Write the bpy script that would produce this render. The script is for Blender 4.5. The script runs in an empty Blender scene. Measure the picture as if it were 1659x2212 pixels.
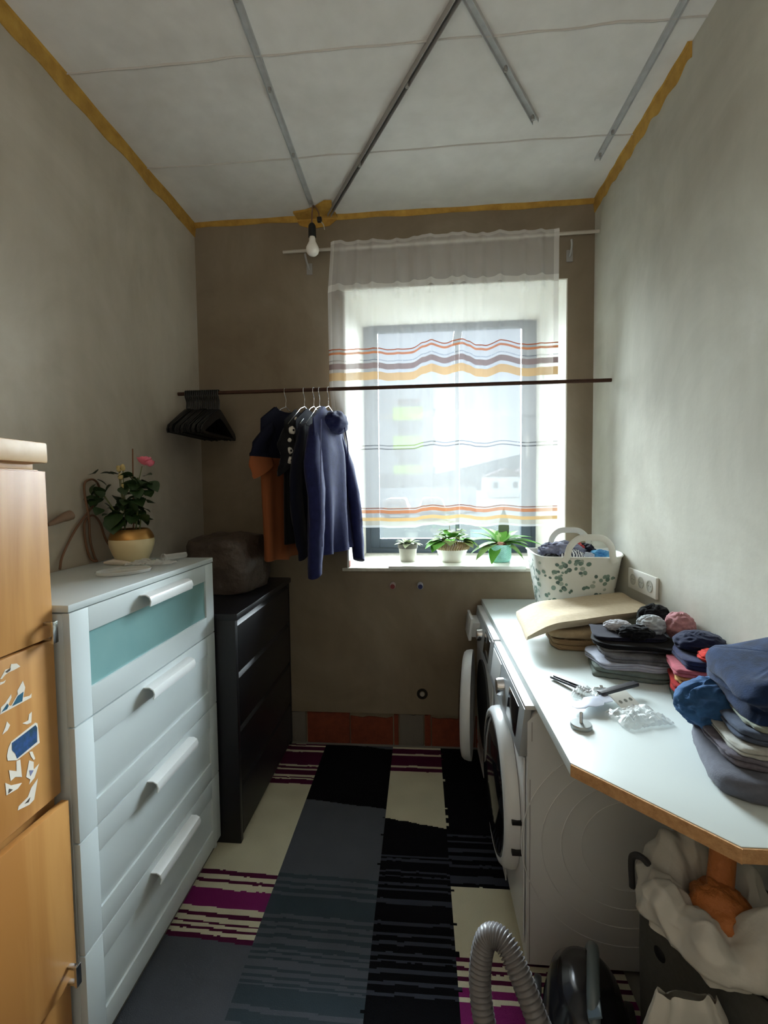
import bpy, bmesh, math, random
from math import sin, cos, pi, radians
from mathutils import Vector, Matrix, noise
random.seed(7)
S = bpy.context.scene
C = S.collection

# ------------------------------------------------------------------ camera
F, YAW, PITCH, ROLL, CAMH = 996.5, .0809, .0511, .012, 1.516
fw = Vector((-sin(YAW)*cos(PITCH), cos(YAW)*cos(PITCH), -sin(PITCH)))
rt = Vector((cos(YAW), sin(YAW), 0)); up = rt.cross(fw)
r2 = rt*cos(ROLL) - up*sin(ROLL); u2 = up*cos(ROLL) + rt*sin(ROLL)
cam = bpy.data.cameras.new('camera'); co = bpy.data.objects.new('camera', cam); C.objects.link(co)
cam.sensor_fit = 'HORIZONTAL'; cam.sensor_width = 36; cam.lens = F/1659*36; cam.clip_start = .02; cam.clip_end = 2000
co.matrix_world = Matrix(((r2.x, u2.x, -fw.x, 0), (r2.y, u2.y, -fw.y, 0), (r2.z, u2.z, -fw.z, CAMH), (0, 0, 0, 1)))
S.camera = co
# ------------------------------------------------------------------ sky, sun, exposure
W = bpy.data.worlds.new('overcast_sky'); S.world = W; W.use_nodes = True
wn = W.node_tree.nodes; wl = W.node_tree.links
bg = wn['Background']; bg.inputs[1].default_value = 0.75
tcw = wn.new('ShaderNodeTexCoord'); nzw = wn.new('ShaderNodeTexNoise'); nzw.inputs['Scale'].default_value = 2.2; nzw.inputs['Detail'].default_value = 5
crw = wn.new('ShaderNodeValToRGB'); crw.color_ramp.elements[0].position = .38; crw.color_ramp.elements[0].color = (.60, .74, .95, 1)
crw.color_ramp.elements[1].position = .62; crw.color_ramp.elements[1].color = (.88, .94, 1, 1)
wl.new(tcw.outputs['Generated'], nzw.inputs['Vector']); wl.new(nzw.outputs['Fac'], crw.inputs['Fac']); wl.new(crw.outputs['Color'], bg.inputs[0])
sun = bpy.data.lights.new('sun', 'SUN'); sun.energy = 100.0; sun.angle = radians(75); sun.color = (.85, .945, 1.0)
so = bpy.data.objects.new('sun', sun); C.objects.link(so); so.location = (3, 12, 8)
so.rotation_euler = Vector((-.22, -1, -.42)).to_track_quat('-Z', 'Y').to_euler()
por = bpy.data.lights.new('window_portal', 'AREA'); por.shape = 'RECTANGLE'; por.size = 1.3; por.size_y = 1.7; por.cycles.is_portal = True
po = bpy.data.objects.new('window_portal', por); C.objects.link(po); po.location = (.19, 3.45, 1.87); po.rotation_euler = (radians(-90), 0, 0)
fill_light = bpy.data.lights.new('rear_fill_light', 'AREA'); fill_light.shape = 'RECTANGLE'; fill_light.size = 1.8; fill_light.size_y = 1.6; fill_light.energy = 38; fill_light.color = (1, .95, .88)  # added soft fill behind the camera, lifts the room; no real lamp there
ho = bpy.data.objects.new('rear_fill_light', fill_light); C.objects.link(ho); ho.location = (-.17, -1.5, 1.3); ho.rotation_euler = (radians(180), 0, 0)
S.view_settings.view_transform = 'Standard'; S.view_settings.look = 'None'; S.view_settings.gamma = 1
S.view_settings.use_curve_mapping = False; S.view_settings.exposure = 0.2
S.cycles.diffuse_bounces = 8; S.cycles.max_bounces = 14; S.cycles.transparent_max_bounces = 16

# ------------------------------------------------------------------ materials
def lin(c):
    if isinstance(c, str): c = tuple(int(c[i:i+2], 16) for i in (0, 2, 4))
    return tuple(((v/255)/12.92 if v/255 <= .04045 else ((v/255+.055)/1.055)**2.4) for v in c) + (1,)
def mat(name, col, rough=.5, metal=0, var=None, bump=None, spec=.5, trans=0, coat=0, stretch=None, sheen=0):
    m = bpy.data.materials.new(name); m.use_nodes = True
    nt = m.node_tree; b = nt.nodes['Principled BSDF']; L = nt.links
    b.inputs['Base Color'].default_value = lin(col); b.inputs['Roughness'].default_value = rough
    b.inputs['Metallic'].default_value = metal; b.inputs['Specular IOR Level'].default_value = spec
    b.inputs['Coat Weight'].default_value = coat; b.inputs['Sheen Weight'].default_value = sheen
    tc = nt.nodes.new('ShaderNodeTexCoord'); mp = nt.nodes.new('ShaderNodeMapping')
    L.new(tc.outputs['Object'], mp.inputs['Vector'])
    if stretch: mp.inputs['Scale'].default_value = stretch
    if var:                                     # var = (scale, second colour, contrast)
        n = nt.nodes.new('ShaderNodeTexNoise'); n.inputs['Scale'].default_value = var[0]; n.inputs['Detail'].default_value = 6; n.inputs['Roughness'].default_value = .6
        r = nt.nodes.new('ShaderNodeValToRGB'); k = var[2]
        r.color_ramp.elements[0].position = .5-k; r.color_ramp.elements[1].position = .5+k
        r.color_ramp.elements[0].color = lin(var[1]); r.color_ramp.elements[1].color = lin(col)
        L.new(mp.outputs[0], n.inputs['Vector']); L.new(n.outputs['Fac'], r.inputs['Fac']); L.new(r.outputs['Color'], b.inputs['Base Color'])
    if bump:                                    # bump = (scale, strength, distance)
        n = nt.nodes.new('ShaderNodeTexNoise'); n.inputs['Scale'].default_value = bump[0]; n.inputs['Detail'].default_value = 5
        bp = nt.nodes.new('ShaderNodeBump'); bp.inputs['Strength'].default_value = bump[1]; bp.inputs['Distance'].default_value = bump[2]
        L.new(mp.outputs[0], n.inputs['Vector']); L.new(n.outputs['Fac'], bp.inputs['Height']); L.new(bp.outputs[0], b.inputs['Normal'])
    return m
def clearmat(name, col, clear, rough=.05, gloss=.5):
    m = bpy.data.materials.new(name); m.use_nodes = True; nt = m.node_tree; nt.nodes.clear(); N = nt.nodes.new; L = nt.links.new
    out = N('ShaderNodeOutputMaterial'); t = N('ShaderNodeBsdfTransparent'); t.inputs[0].default_value = lin(col)
    p = N('ShaderNodeBsdfPrincipled'); p.inputs['Base Color'].default_value = lin(col); p.inputs['Roughness'].default_value = rough
    lw = N('ShaderNodeLayerWeight'); lw.inputs[0].default_value = gloss
    mr = N('ShaderNodeMapRange'); mr.inputs[3].default_value = 1-clear; mr.inputs[4].default_value = min(1, 1-clear+.45)
    mx = N('ShaderNodeMixShader'); L(lw.outputs['Facing'], mr.inputs[0]); L(mr.outputs[0], mx.inputs[0]); L(t.outputs[0], mx.inputs[1]); L(p.outputs[0], mx.inputs[2]); L(mx.outputs[0], out.inputs[0])
    return m
def glassmat(name):
    m = bpy.data.materials.new(name); m.use_nodes = True; nt = m.node_tree; nt.nodes.clear(); N = nt.nodes.new; L = nt.links.new
    out = N('ShaderNodeOutputMaterial'); t = N('ShaderNodeBsdfTransparent'); t.inputs[0].default_value = (.95, .97, .97, 1)
    g = N('ShaderNodeBsdfGlossy'); g.inputs['Roughness'].default_value = .02
    fr = N('ShaderNodeFresnel'); fr.inputs[0].default_value = 1.45; mx = N('ShaderNodeMixShader')
    L(fr.outputs[0], mx.inputs[0]); L(t.outputs[0], mx.inputs[1]); L(g.outputs[0], mx.inputs[2]); L(mx.outputs[0], out.inputs[0])
    return m
def plaster(name, c1, c2, c3):
    m = mat(name, c1, .92, bump=(38, .14, .004), spec=.2); nt = m.node_tree; N = nt.nodes.new; L = nt.links.new
    b = nt.nodes['Principled BSDF']; tc = N('ShaderNodeTexCoord')
    n1 = N('ShaderNodeTexNoise'); n1.inputs['Scale'].default_value = 1.5; n1.inputs['Detail'].default_value = 7; n1.inputs['Roughness'].default_value = .62; n1.inputs['Distortion'].default_value = .8
    r1 = N('ShaderNodeValToRGB'); e = r1.color_ramp.elements; e[0].position = .3; e[0].color = lin(c2); e[1].position = .55; e[1].color = lin(c1); x = e.new(.75); x.color = lin(c3)
    mp = N('ShaderNodeMapping'); mp.inputs['Scale'].default_value = (9, 9, 2.2); mp.inputs['Rotation'].default_value = (.5, .4, .2)
    n2 = N('ShaderNodeTexNoise'); n2.inputs['Scale'].default_value = 1.3; n2.inputs['Detail'].default_value = 8
    r2_ = N('ShaderNodeMapRange'); r2_.inputs[1].default_value = .35; r2_.inputs[2].default_value = .7; r2_.inputs[3].default_value = .95; r2_.inputs[4].default_value = 1.03
    mx = N('ShaderNodeVectorMath'); mx.operation = 'SCALE'
    L(tc.outputs['Object'], n1.inputs['Vector']); L(n1.outputs['Fac'], r1.inputs[0]); L(tc.outputs['Object'], mp.inputs[0]); L(mp.outputs[0], n2.inputs['Vector'])
    L(n2.outputs['Fac'], r2_.inputs[0]); L(r1.outputs[0], mx.inputs[0]); L(r2_.outputs[0], mx.inputs['Scale']); L(mx.outputs[0], b.inputs['Base Color'])
    return m
def woodmat(name, c1, c2, sc=(14, 14, 1.2)):
    m = mat(name, c1, .42, spec=.35); nt = m.node_tree; N = nt.nodes.new; L = nt.links.new; b = nt.nodes['Principled BSDF']
    tc = N('ShaderNodeTexCoord'); mp = N('ShaderNodeMapping'); mp.inputs['Scale'].default_value = sc
    n = N('ShaderNodeTexNoise'); n.inputs['Scale'].default_value = 1; n.inputs['Detail'].default_value = 5; n.inputs['Distortion'].default_value = .5
    r = N('ShaderNodeValToRGB'); r.color_ramp.elements[0].position = .36; r.color_ramp.elements[0].color = lin(c2); r.color_ramp.elements[1].position = .6; r.color_ramp.elements[1].color = lin(c1)
    L(tc.outputs['Object'], mp.inputs[0]); L(mp.outputs[0], n.inputs['Vector']); L(n.outputs['Fac'], r.inputs[0]); L(r.outputs[0], b.inputs['Base Color'])
    return m
def fabric(name, c, c2=None, sc=30, rough=.95):
    return mat(name, c, rough, var=(sc, c2 or tuple(int(v*.82) for v in c), .22), bump=(260, .35, .002), spec=.15, sheen=.08)

WALL = plaster('raw_plaster', (186, 178, 164), (170, 161, 146), (196, 190, 178))
WALLR = plaster('raw_plaster_right', (190, 188, 176), (172, 168, 156), (204, 203, 194))  # same plaster as the left wall; the differing light is put into the colours
WALLB = plaster('raw_plaster_back', (132, 120, 102), (118, 105, 87), (144, 134, 118))  # darker copy of the plaster: the weaker light back here is in the colour
CEIL = plaster('concrete_ceiling', (214, 212, 208), (204, 201, 196), (222, 220, 217))
WHITEP = mat('white_reveal_plaster', (222, 220, 212), .9, var=(6, (206, 203, 192), .3))
SILLM = mat('rough_sill_concrete', (205, 203, 192), .95, var=(25, (170, 165, 150), .25), bump=(60, .5, .01))
CONC = mat('concrete_floor', (120, 116, 110), .95)
FOAM = mat('yellow_foam', (196, 156, 70), .9, var=(18, (150, 108, 40), .3), bump=(40, .7, .01))
BRICK = mat('red_brick', (132, 62, 38), .95, var=(30, (100, 46, 30), .3), bump=(80, .5, .004))  # darkened so the shade at the foot of the wall is in the colour
GREYBR = mat('grey_block', (112, 106, 98), .95, var=(30, (105, 100, 92), .3), bump=(80, .5, .004))
ANTH = mat('anthracite_frame', (52, 64, 76), .45)
GLASS = glassmat('window_glass')
WHITE = mat('white_lacquer', (206, 215, 217), .32, spec=.5)
WHITEH = mat('white_handle_metal', (226, 229, 230), .35, spec=.5)
FROST = mat('frosted_teal_glass', (128, 168, 168), .28, spec=.6, var=(5, (116, 158, 160), .2))
BLACKW = mat('black_brown_wood', (12, 14, 24), .4, var=(8, (9, 10, 17), .2), spec=.5, stretch=(1, 1, 8))
WOOD = woodmat('alder_wood', (196, 144, 84), (172, 118, 62))
WOODL = woodmat('alder_wood_pale', (206, 172, 130), (190, 152, 108), (2, 9, 9))
CHROME = mat('chrome', (205, 207, 210), .18, 1)
STEEL = mat('galvanised_steel', (186, 188, 188), .6, .0, var=(30, (164, 165, 164), .3))
DKSTEEL = mat('dark_steel', (150, 148, 144), .6, .0)
RUST = mat('rusty_bar', (84, 52, 36), .75, .3, var=(60, (52, 34, 26), .3), bump=(150, .5, .003))
BLACKP = mat('black_plastic', (14, 14, 15), .5)
BULBM = mat('opal_bulb', (236, 232, 224), .25)
CORDM = mat('brown_cable', (112, 80, 58), .6)
GOLD = mat('gold_glaze', (190, 144, 82), .33, .75)
CREAM = mat('cream_glaze', (222, 206, 164), .28)
SOIL = mat('soil', (52, 40, 30), 1, bump=(90, 1, .01))
LEAFD = mat('dark_leaf', (46, 70, 36), .42, var=(30, (34, 54, 26), .3))
LEAFG = mat('green_leaf', (96, 150, 62), .75, spec=.15, var=(25, (66, 118, 44), .3))
LEAFP = mat('pale_leaf', (160, 170, 142), .8, spec=.15, var=(40, (132, 146, 112), .3))
STEMM = mat('stem', (92, 100, 58), .6)
CANE = mat('cane', (120, 84, 58), .7)
PINK = mat('pink_petal', (226, 120, 142), .55)
DRIED = mat('dried_petal', (190, 172, 118), .8)
CLEAR = clearmat('clear_plastic', (240, 242, 242), .80)
FILM = clearmat('clear_film', (238, 240, 240), .74, .08)
GREYFILM = clearmat('grey_plastic_film', (128, 112, 100), .12, .35)

# ------------------------------------------------------------------ mesh helpers (world coordinates in, parent origin taken off)
class MB:
    def __init__(s): s.v = []; s.f = []; s.m = []; s.uv = None
    def add(s, vs, fs, mi=0):
        o = len(s.v); s.v += [tuple(v) for v in vs]
        for f in fs: s.f.append(tuple(o+i for i in f)); s.m.append(mi)
    def box(s, x0, x1, y0, y1, z0, z1, mi=0, M=None):
        vs = [Vector(p) for p in ((x0,y0,z0),(x1,y0,z0),(x1,y1,z0),(x0,y1,z0),(x0,y0,z1),(x1,y0,z1),(x1,y1,z1),(x0,y1,z1))]
        if M: vs = [M @ v for v in vs]
        s.add(vs, ((0,3,2,1),(4,5,6,7),(0,1,5,4),(1,2,6,5),(2,3,7,6),(3,0,4,7)), mi); return s
    def prism(s, poly, fn, a, b, mi=0):         # poly 2-d, fn(u, v, w) -> xyz
        n = len(poly); vs = [fn(p[0], p[1], a) for p in poly] + [fn(p[0], p[1], b) for p in poly]
        fs = [tuple(range(n))[::-1], tuple(range(n, 2*n))] + [(i, (i+1) % n, n+(i+1) % n, n+i) for i in range(n)]
        s.add(vs, fs, mi); return s
    def rings(s, rings, mi=0, caps=True, loop=False):
        n = len(rings[0]); k = len(rings); vs = [p for r in rings for p in r]; fs = []
        for i in range(k if loop else k-1):
            j = (i+1) % k
            for q in range(n): fs.append((i*n+q, i*n+(q+1) % n, j*n+(q+1) % n, j*n+q))
        if caps and not loop: fs += [tuple(range(n))[::-1], tuple(range((k-1)*n, k*n))]
        s.add(vs, fs, mi); return s
    def tube(s, pts, r, n=8, mi=0, caps=True, loop=False):
        P = [Vector(p) for p in pts]; k = len(P); R = r if isinstance(r, (list, tuple)) else [r]*k; rg = []; prev = None
        for i in range(k):
            if loop: t = P[(i+1) % k] - P[i-1]
            else: t = P[min(i+1, k-1)] - P[max(i-1, 0)]
            t.normalize()
            if prev is None:
                a = Vector((0, 0, 1)) if abs(t.z) < .9 else Vector((1, 0, 0)); a = (a - t*a.dot(t)).normalized()
            else:
                a = prev - t*prev.dot(t); a = a.normalized() if a.length > 1e-6 else t.orthogonal().normalized()
            prev = a; b = t.cross(a)
            rg.append([P[i] + (a*cos(2*pi*q/n) + b*sin(2*pi*q/n))*R[i] for q in range(n)])
        return s.rings(rg, mi, caps, loop)
    def cyl(s, p0, p1, r, n=16, mi=0): return s.tube([p0, p1], r, n, mi)
    def lathe(s, prof, c, n=28, mi=0, M=None, caps=True):
        rg = []
        for r, z in prof:
            ring = [Vector((r*cos(2*pi*q/n), r*sin(2*pi*q/n), z)) for q in range(n)]
            if M: ring = [M @ p for p in ring]
            rg.append([p + Vector(c) for p in ring])
        return s.rings(rg, mi, caps)
    def grid(s, fn, nu, nv, mi=0, closed=False):
        vs = [fn(i/(nu if closed else nu), j/nv) for j in range(nv+1) for i in range(nu if closed else nu+1)]
        w = nu if closed else nu+1; fs = []
        for j in range(nv):
            for i in range(nu): fs.append((j*w+i, j*w+(i+1) % w, (j+1)*w+(i+1) % w, (j+1)*w+i))
        s.add(vs, fs, mi); return s
    def blob(s, c, rad, seed=0, amp=.2, freq=3, M=None, nu=28, nv=16, ridge=False, flat=None, mi=0):
        c = Vector(c); rg = []; R = Vector(rad)
        for j in range(nv+1):
            th = pi*(j+.02)/(nv+.04); ring = []
            for i in range(nu):
                ph = 2*pi*i/nu; d = Vector((sin(th)*cos(ph), sin(th)*sin(ph), -cos(th)))
                q = d*freq + Vector((seed*7.3, seed*3.1, seed*1.7)); nz = noise.noise(q)
                if ridge:
                    wq = Vector((noise.noise(q*.9), noise.noise(q*.9+Vector((5, 1, 2))), 0))*.8
                    nz = .45*(1-2.6*abs(noise.noise(q*.8+wq))) + .35*(1-2.6*abs(noise.noise(q*1.7+wq*1.6+Vector((3, 8, 1))))) + .3*noise.noise(q)
                p = Vector((d.x*R.x, d.y*R.y, d.z*R.z))*(1+amp*nz)
                if flat is not None: p.z = max(p.z, flat)
                if M: p = M @ p
                ring.append(c+p)
            rg.append(ring)
        return s.rings(rg, mi)
    def build(s, name, m=None, parent=None, smooth=False, bevel=0, sharp=38, uvs=None, keep=False):
        me = bpy.data.meshes.new(name)
        if parent is not None: off = worldloc(parent); loc = Vector((0, 0, 0))
        elif keep: off = loc = Vector((0, 0, 0))
        else:
            xs = [[v[i] for v in s.v] for i in range(3)]
            off = loc = Vector(((min(xs[0])+max(xs[0]))/2, (min(xs[1])+max(xs[1]))/2, min(xs[2])))
        me.from_pydata([(v[0]-off.x, v[1]-off.y, v[2]-off.z) for v in s.v], [], s.f)
        ms = m if isinstance(m, (list, tuple)) else [m]
        for q in ms: me.materials.append(q)
        if len(ms) > 1: me.polygons.foreach_set('material_index', s.m)
        bm = bmesh.new(); bm.from_mesh(me)
        bmesh.ops.recalc_face_normals(bm, faces=bm.faces)
        if bevel:
            ed = [e for e in bm.edges if len(e.link_faces) == 2 and e.calc_face_angle(0) > .6]
            bmesh.ops.bevel(bm, geom=ed, offset=bevel, segments=2, affect='EDGES', profile=.6, clamp_overlap=True)
        bm.to_mesh(me); bm.free()
        if smooth or bevel:
            me.polygons.foreach_set('use_smooth', [True]*len(me.polygons)); me.set_sharp_from_angle(angle=radians(sharp))
        o = bpy.data.objects.new(name, me); C.objects.link(o); o.location = loc
        if parent is not None: o.parent = parent
        return o
def worldloc(o):
    p = Vector(o.location)
    while o.parent: o = o.parent; p += Vector(o.location)
    return p
def tag(o, label, cat, group=None, kind=None):
    o['label'] = label; o['category'] = cat
    if group: o['group'] = group
    if kind: o['kind'] = kind
    return o
def struct(o, label=None):
    o['kind'] = 'structure'
    if label: o['label'] = label
    return o
def thing(name, label, cat, loc, group=None):
    o = bpy.data.objects.new(name, None); C.objects.link(o); o.location = loc; o.empty_display_size = .05
    return tag(o, label, cat, group)
def bz(pts, n=24):                              # Catmull-Rom through points
    P = [Vector(p) for p in pts]; P = [P[0]*2-P[1]] + P + [P[-1]*2-P[-2]]; out = []
    k = len(P)-3; per = max(2, n//k)
    for i in range(k):
        a, b, c, d = P[i:i+4]
        for t in range(per):
            t /= per; out.append(.5*((2*b)+(c-a)*t+(2*a-5*b+4*c-d)*t*t+(3*b-a-3*c+d)*t**3))
    out.append(P[-2]); return out
def RZ(a): return Matrix.Rotation(a, 3, 'Z')

# ------------------------------------------------------------------ room shell
XL, XR, D, H = -1.29, .9425, 2.64, 3.042
Y0 = -2.6
OX0, OX1, OZ0, OZ1 = -.432, .803, 1.045, 2.645  # window opening
WY = 3.25                                       # inner face of the window frame
struct(MB().box(XL-.1, XR+.1, Y0-.1, D+.6, -.12, 0).build('floor', CONC))
struct(MB().box(XL-.1, XR+.1, Y0-.1, D+.6, H, H+.2).build('ceiling', CEIL))
seam = MB()
struct(MB().box(XL-.1, XL, Y0-.1, D+.6, 0, H).build('wall_left', WALL))
struct(MB().box(XR, XR+.1, Y0-.1, D+.6, 0, H).build('wall_right', WALLR))
struct(MB().box(XL, XR, Y0-.1, Y0, 0, H).build('wall_rear', WALL))
wb = MB()
BZ = .193
wb.box(XL, OX0, D, D+.6, BZ, H); wb.box(OX1, XR, D, D+.6, BZ, H); wb.box(OX0, OX1, D, D+.6, OZ1, H); wb.box(OX0, OX1, D, D+.6, BZ, OZ0); wb.box(XL, XR, D+.022, D+.6, 0, BZ)
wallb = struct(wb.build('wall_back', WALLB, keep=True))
def brickpc(x0, x1, m, zt=BZ-.004, z0=.0, d=.012):
    b = MB(); n = 7; top = [(x0+(x1-x0)*i/n, zt - (random.random()*.012 if 0 < i < n else 0)) for i in range(n+1)]
    b.prism([(x0, z0), (x1, z0)] + top[::-1], lambda u, v, w: (u, w, v), D+.022-d, D+.0225)
    return b.build('brick', m, wallb, bevel=.002)
brickpc(-1.28, -.70, GREYBR); brickpc(-.690, -.435, BRICK); brickpc(-.430, -.178, BRICK, .168); brickpc(-.170, -.145, BRICK)
brickpc(-.137, .004, GREYBR); brickpc(.010, .045, BRICK); brickpc(.051, .30, BRICK, .17); brickpc(.306, .6, BRICK); brickpc(.606, .93, BRICK)
# ceiling slab joints (shallow ridges of joint filler)
for i, (y, a) in enumerate(((1.665, 0), (2.165, .004))):
    s_ = MB(); n = 40
    s_.tube([(XL+(XR-XL)*k/n, y+.012*noise.noise(Vector((k*.3, y*9, 0))), H-.001) for k in range(n+1)], [.0035+.002*noise.noise(Vector((k*.8, y, 4))) for k in range(n+1)], 6)
    o = s_.build('trim_%d' % (i+1), mat('slab_joint_%d' % i, (186, 182, 176), .95), smooth=True); struct(o, 'grey filler line along a joint between ceiling slabs')
def foam(name, pts, d, w, drop):
    rg = []; n = 70; P = [Vector(p) for p in pts]
    for k in range(n+1):
        t = k/n; p = P[0].lerp(P[1], t); a = 1+.35*noise.noise(Vector((t*14, w*50, 1))); c = 1+.35*noise.noise(Vector((t*14, w*50, 9)))
        W_, D_ = w*a, drop*c
        d_ = Vector(d)
        rg.append([p, p+d_*W_ + Vector((0, 0, -.0005)), p+d_*W_*.6 + Vector((0, 0, -.006)), p+d_*.010 + Vector((0, 0, -.014)), p+d_*.004 + Vector((0, 0, -D_)), p+Vector((0, 0, -D_))])
    return struct(MB().rings(rg).build(name, FOAM, smooth=True), 'yellow sealing foam along the edge of the ceiling')
foam('trim_3', ((XL, .1, H), (XL, D, H)), (1, 0, 0), .016, .062)
foam('trim_4', ((XR, 1.75, H), (XR, D, H)), (-1, 0, 0), .016, .055)
foam('trim_5', ((XL, D, H), (XR, D, H)), (0, -1, 0), .026, .018)
pf = MB(); poly = [(-.68, D), (-.69, D-.075), (-.62, D-.085), (-.57, D-.105), (-.50, D-.155), (-.46, D-.15), (-.47, D-.09), (-.45, D)]
pf.prism(poly, lambda u, v, w: (u, v, w), H-.012, H-.0005)
pf.prism([(-.69, H-.012), (-.45, H-.012), (-.5, H-.05), (-.6, H-.062), (-.67, H-.04)], lambda u, v, w: (u, w, v), D-.006, D-.0005)
struct(pf.build('trim_6', FOAM, bevel=.003), 'yellow foam patch on the ceiling above the bare bulb')

# window: reveal lining, sill, frame, pane
win = bpy.data.objects.new('window_1', None); C.objects.link(win); win.location = ((OX0+OX1)/2, WY, OZ0); struct(win, 'anthracite framed window in a deep white reveal')
bk0, bk1 = -.398, .790
def wedge(x0, x1, x2, z0=OZ0, z1=OZ1):          # lining that tapers to the frame
    return MB().prism([(x0, D+.002), (x1, D+.002), (x2, WY), (x0, WY)], lambda u, v, w: (u, v, w), z0, z1)
wedge(OX0, OX0+.010, bk0+.004, OZ0+.012).build('reveal_lining', WHITEP, win); wedge(OX1, OX1-.006, bk1-.004, OZ0+.012).build('reveal_lining', WHITEP, win)
MB().box(OX0+.01, OX1-.006, D+.002, WY, OZ1-.006, OZ1).build('reveal_lining', WHITEP, win)
sl = MB(); n = 30
front = [(OX0-.028+(OX1-OX0+.02)*k/n, D-.012-.006*random.random()) for k in range(n+1)]
sl.prism(front + [(OX1-.006, D), (OX1-.006, WY+.02), (OX0+.01, WY+.02), (OX0+.01, D)], lambda u, v, w: (u, v, w), OZ0-.006, OZ0+.013)
sl.build('sill', SILLM, win, bevel=.002)
bk = MB()
for k in range(6): bk.box(OX0-.012, OX0+.012-.002*k, D+.004+.05*k, D+.05+.05*k, OZ0+.012, OZ0+.050-.006*k+.01*random.random())
bk.build('exposed_brick', BRICK, win, bevel=.003)
def frame(name, x0, x1, z0, z1, w, y0, y1, m, parent):
    b = MB()
    b.box(x0, x0+w, y0, y1, z0, z1); b.box(x1-w, x1, y0, y1, z0, z1); b.box(x0+w, x1-w, y0, y1, z0, z0+w); b.box(x0+w, x1-w, y0, y1, z1-w, z1)
    return b.build(name, m, parent, bevel=.003)
frame('outer_frame', bk0, bk1, OZ0+.012, 2.70, .045, WY, WY+.07, ANTH, win)
frame('sash', bk0+.040, bk1-.040, OZ0+.052, 2.66, .064, WY-.014, WY+.034, ANTH, win)
MB().box(bk0+.09, bk1-.09, WY+.024, WY+.030, OZ0+.10, 2.62).build('pane', GLASS, win)
hd = MB(); hd.box(bk1-.085, bk1-.060, WY-.028, WY-.013, 1.80, 1.86); hd.cyl((bk1-.072, WY-.05, 1.835), (bk1-.072, WY-.014, 1.835), .007); hd.box(bk1-.082, bk1-.062, WY-.058, WY-.046, 1.72, 1.845); hd.build('window_handle', mat('handle_grey', (120, 122, 124), .4, .4), win, bevel=.002)

# ------------------------------------------------------------------ outdoors
GZ = -.62
GRASS = mat('asphalt', (68, 71, 70), .95, var=(.4, (60, 63, 62), .3), spec=0)
struct(MB().box(-120, 160, D+1.2, 420, GZ-.3, GZ).build('ground', GRASS, keep=True))
hb = MB(); hz = []
for k in range(41):
    x = -80+k*12; b_ = 6+34/(1+math.exp(-(x-60)/28)) + 5*noise.noise(Vector((x*.02, 3, 0))); hz.append((x, b_))
hb.prism([(-80, GZ-4), (400, GZ-4)] + hz[::-1], lambda u, v, w: (u, w - v*.0, v), 330, 420)
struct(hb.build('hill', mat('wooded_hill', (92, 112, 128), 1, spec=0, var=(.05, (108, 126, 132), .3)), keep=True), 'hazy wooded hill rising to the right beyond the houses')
apt = thing('apartment_building', 'white apartment block with lime green balconies seen left through the window', 'building', (-4, 60, GZ))
AW = mat('apartment_render', (166, 172, 178), .9, spec=0); LIME = mat('lime_panel', (186, 230, 64), .7, spec=0); AWIN = mat('apartment_window', (70, 76, 82), .5); ASH = mat('balcony_slab', (104, 108, 110), .8, spec=0)
MB().box(-16, 1.62, 60, 74, GZ, 14.2).build('wall', AW, apt)
for k, (zt, zb) in enumerate(((15.3, 13.7), (11.72, 10.08), (8.1, 6.46), (4.40, 2.66))):
    if k: MB().box(-3.5, .32, 58.7, 58.85, zb, zt).build('balcony_panel', LIME, apt)
    if k: MB().box(-3.5, .32, 58.85, 60, zb-.5, zb).build('balcony_slab', ASH, apt)
    if k: fr_ = MB().box(-2.9, -1.42, 59.9, 59.99, zt+.1, zt+1.25).build('window', AWIN, apt); fr_ = MB().box(-1.30, -.1, 59.9, 59.99, zt+.1, zt+1.25).build('window', AWIN, apt)
    if k: MB().box(1.62, 1.9, 60.2, 60.8, zb+.7, zb+1.6).build('side_box', ASH, apt)
gar = thing('garage_row', 'long low pale panel wall behind the parked cars', 'garage', (0, 40, GZ))
GW = mat('garage_panel', (172, 180, 188), .8, spec=0)
for k in range(7): MB().box(-5.4+1.45*k, -5.4+1.45*k+1.41, 40, 40.3, GZ, 1.55).build('panel', GW, gar)
gr = MB(); gr.prism([(-6, 1.55), (5.2, 1.55), (3.6, 2.3), (1.2, 2.75), (-4, 2.75)], lambda u, v, w: (u, w, v), 40, 46); gr.build('roof', mat('garage_roof', (78, 84, 90), .9, spec=0), gar)
def car(x, y, col, label):
    t = thing('car', label, 'car', (x, y, GZ))
    b = MB(); prof = [(-.9, .3), (.9, .3), (.92, .8), (.80, .92), (.66, 1.38), (.5, 1.45), (-.5, 1.45), (-.66, 1.38), (-.80, .92), (-.92, .8)]
    b.prism(prof, lambda u, v, w: (x+u, w, GZ+v), y, y+4.0); b.build('body', mat('car_paint', col, .6, spec=.1), t, bevel=.06)
    MB().prism([(-.72, .93), (.72, .93), (.58, 1.36), (-.58, 1.36)], lambda u, v, w: (x+u, w, GZ+v), y-.01, y+.02).build('rear_window', AWIN, t)
    for sx in (-.72, .72):
        for yy in (.7, 3.2): MB().cyl((x+sx-.1, y+yy, GZ+.31), (x+sx+.1, y+yy, GZ+.31), .31, 16).build('wheel', BLACKP, t)
        MB().box(x+sx*.95-.12, x+sx*.95+.12, y-.02, y+.03, GZ+.72, GZ+.86).build('tail_light', mat('lamp_red', (150, 60, 56), .3), t)
car(-1.72, 31, (84, 88, 94), 'dark grey car parked in front of the panel wall, left one')
car(.75, 31, (104, 106, 110), 'pale car parked in front of the panel wall, right one')
lamp = thing('street_lamp', 'tall grey street lamp in front of the apartment block', 'street lamp', (.93, 12, GZ))
LM = mat('lamp_grey', (128, 132, 138), .6, .2)
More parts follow.
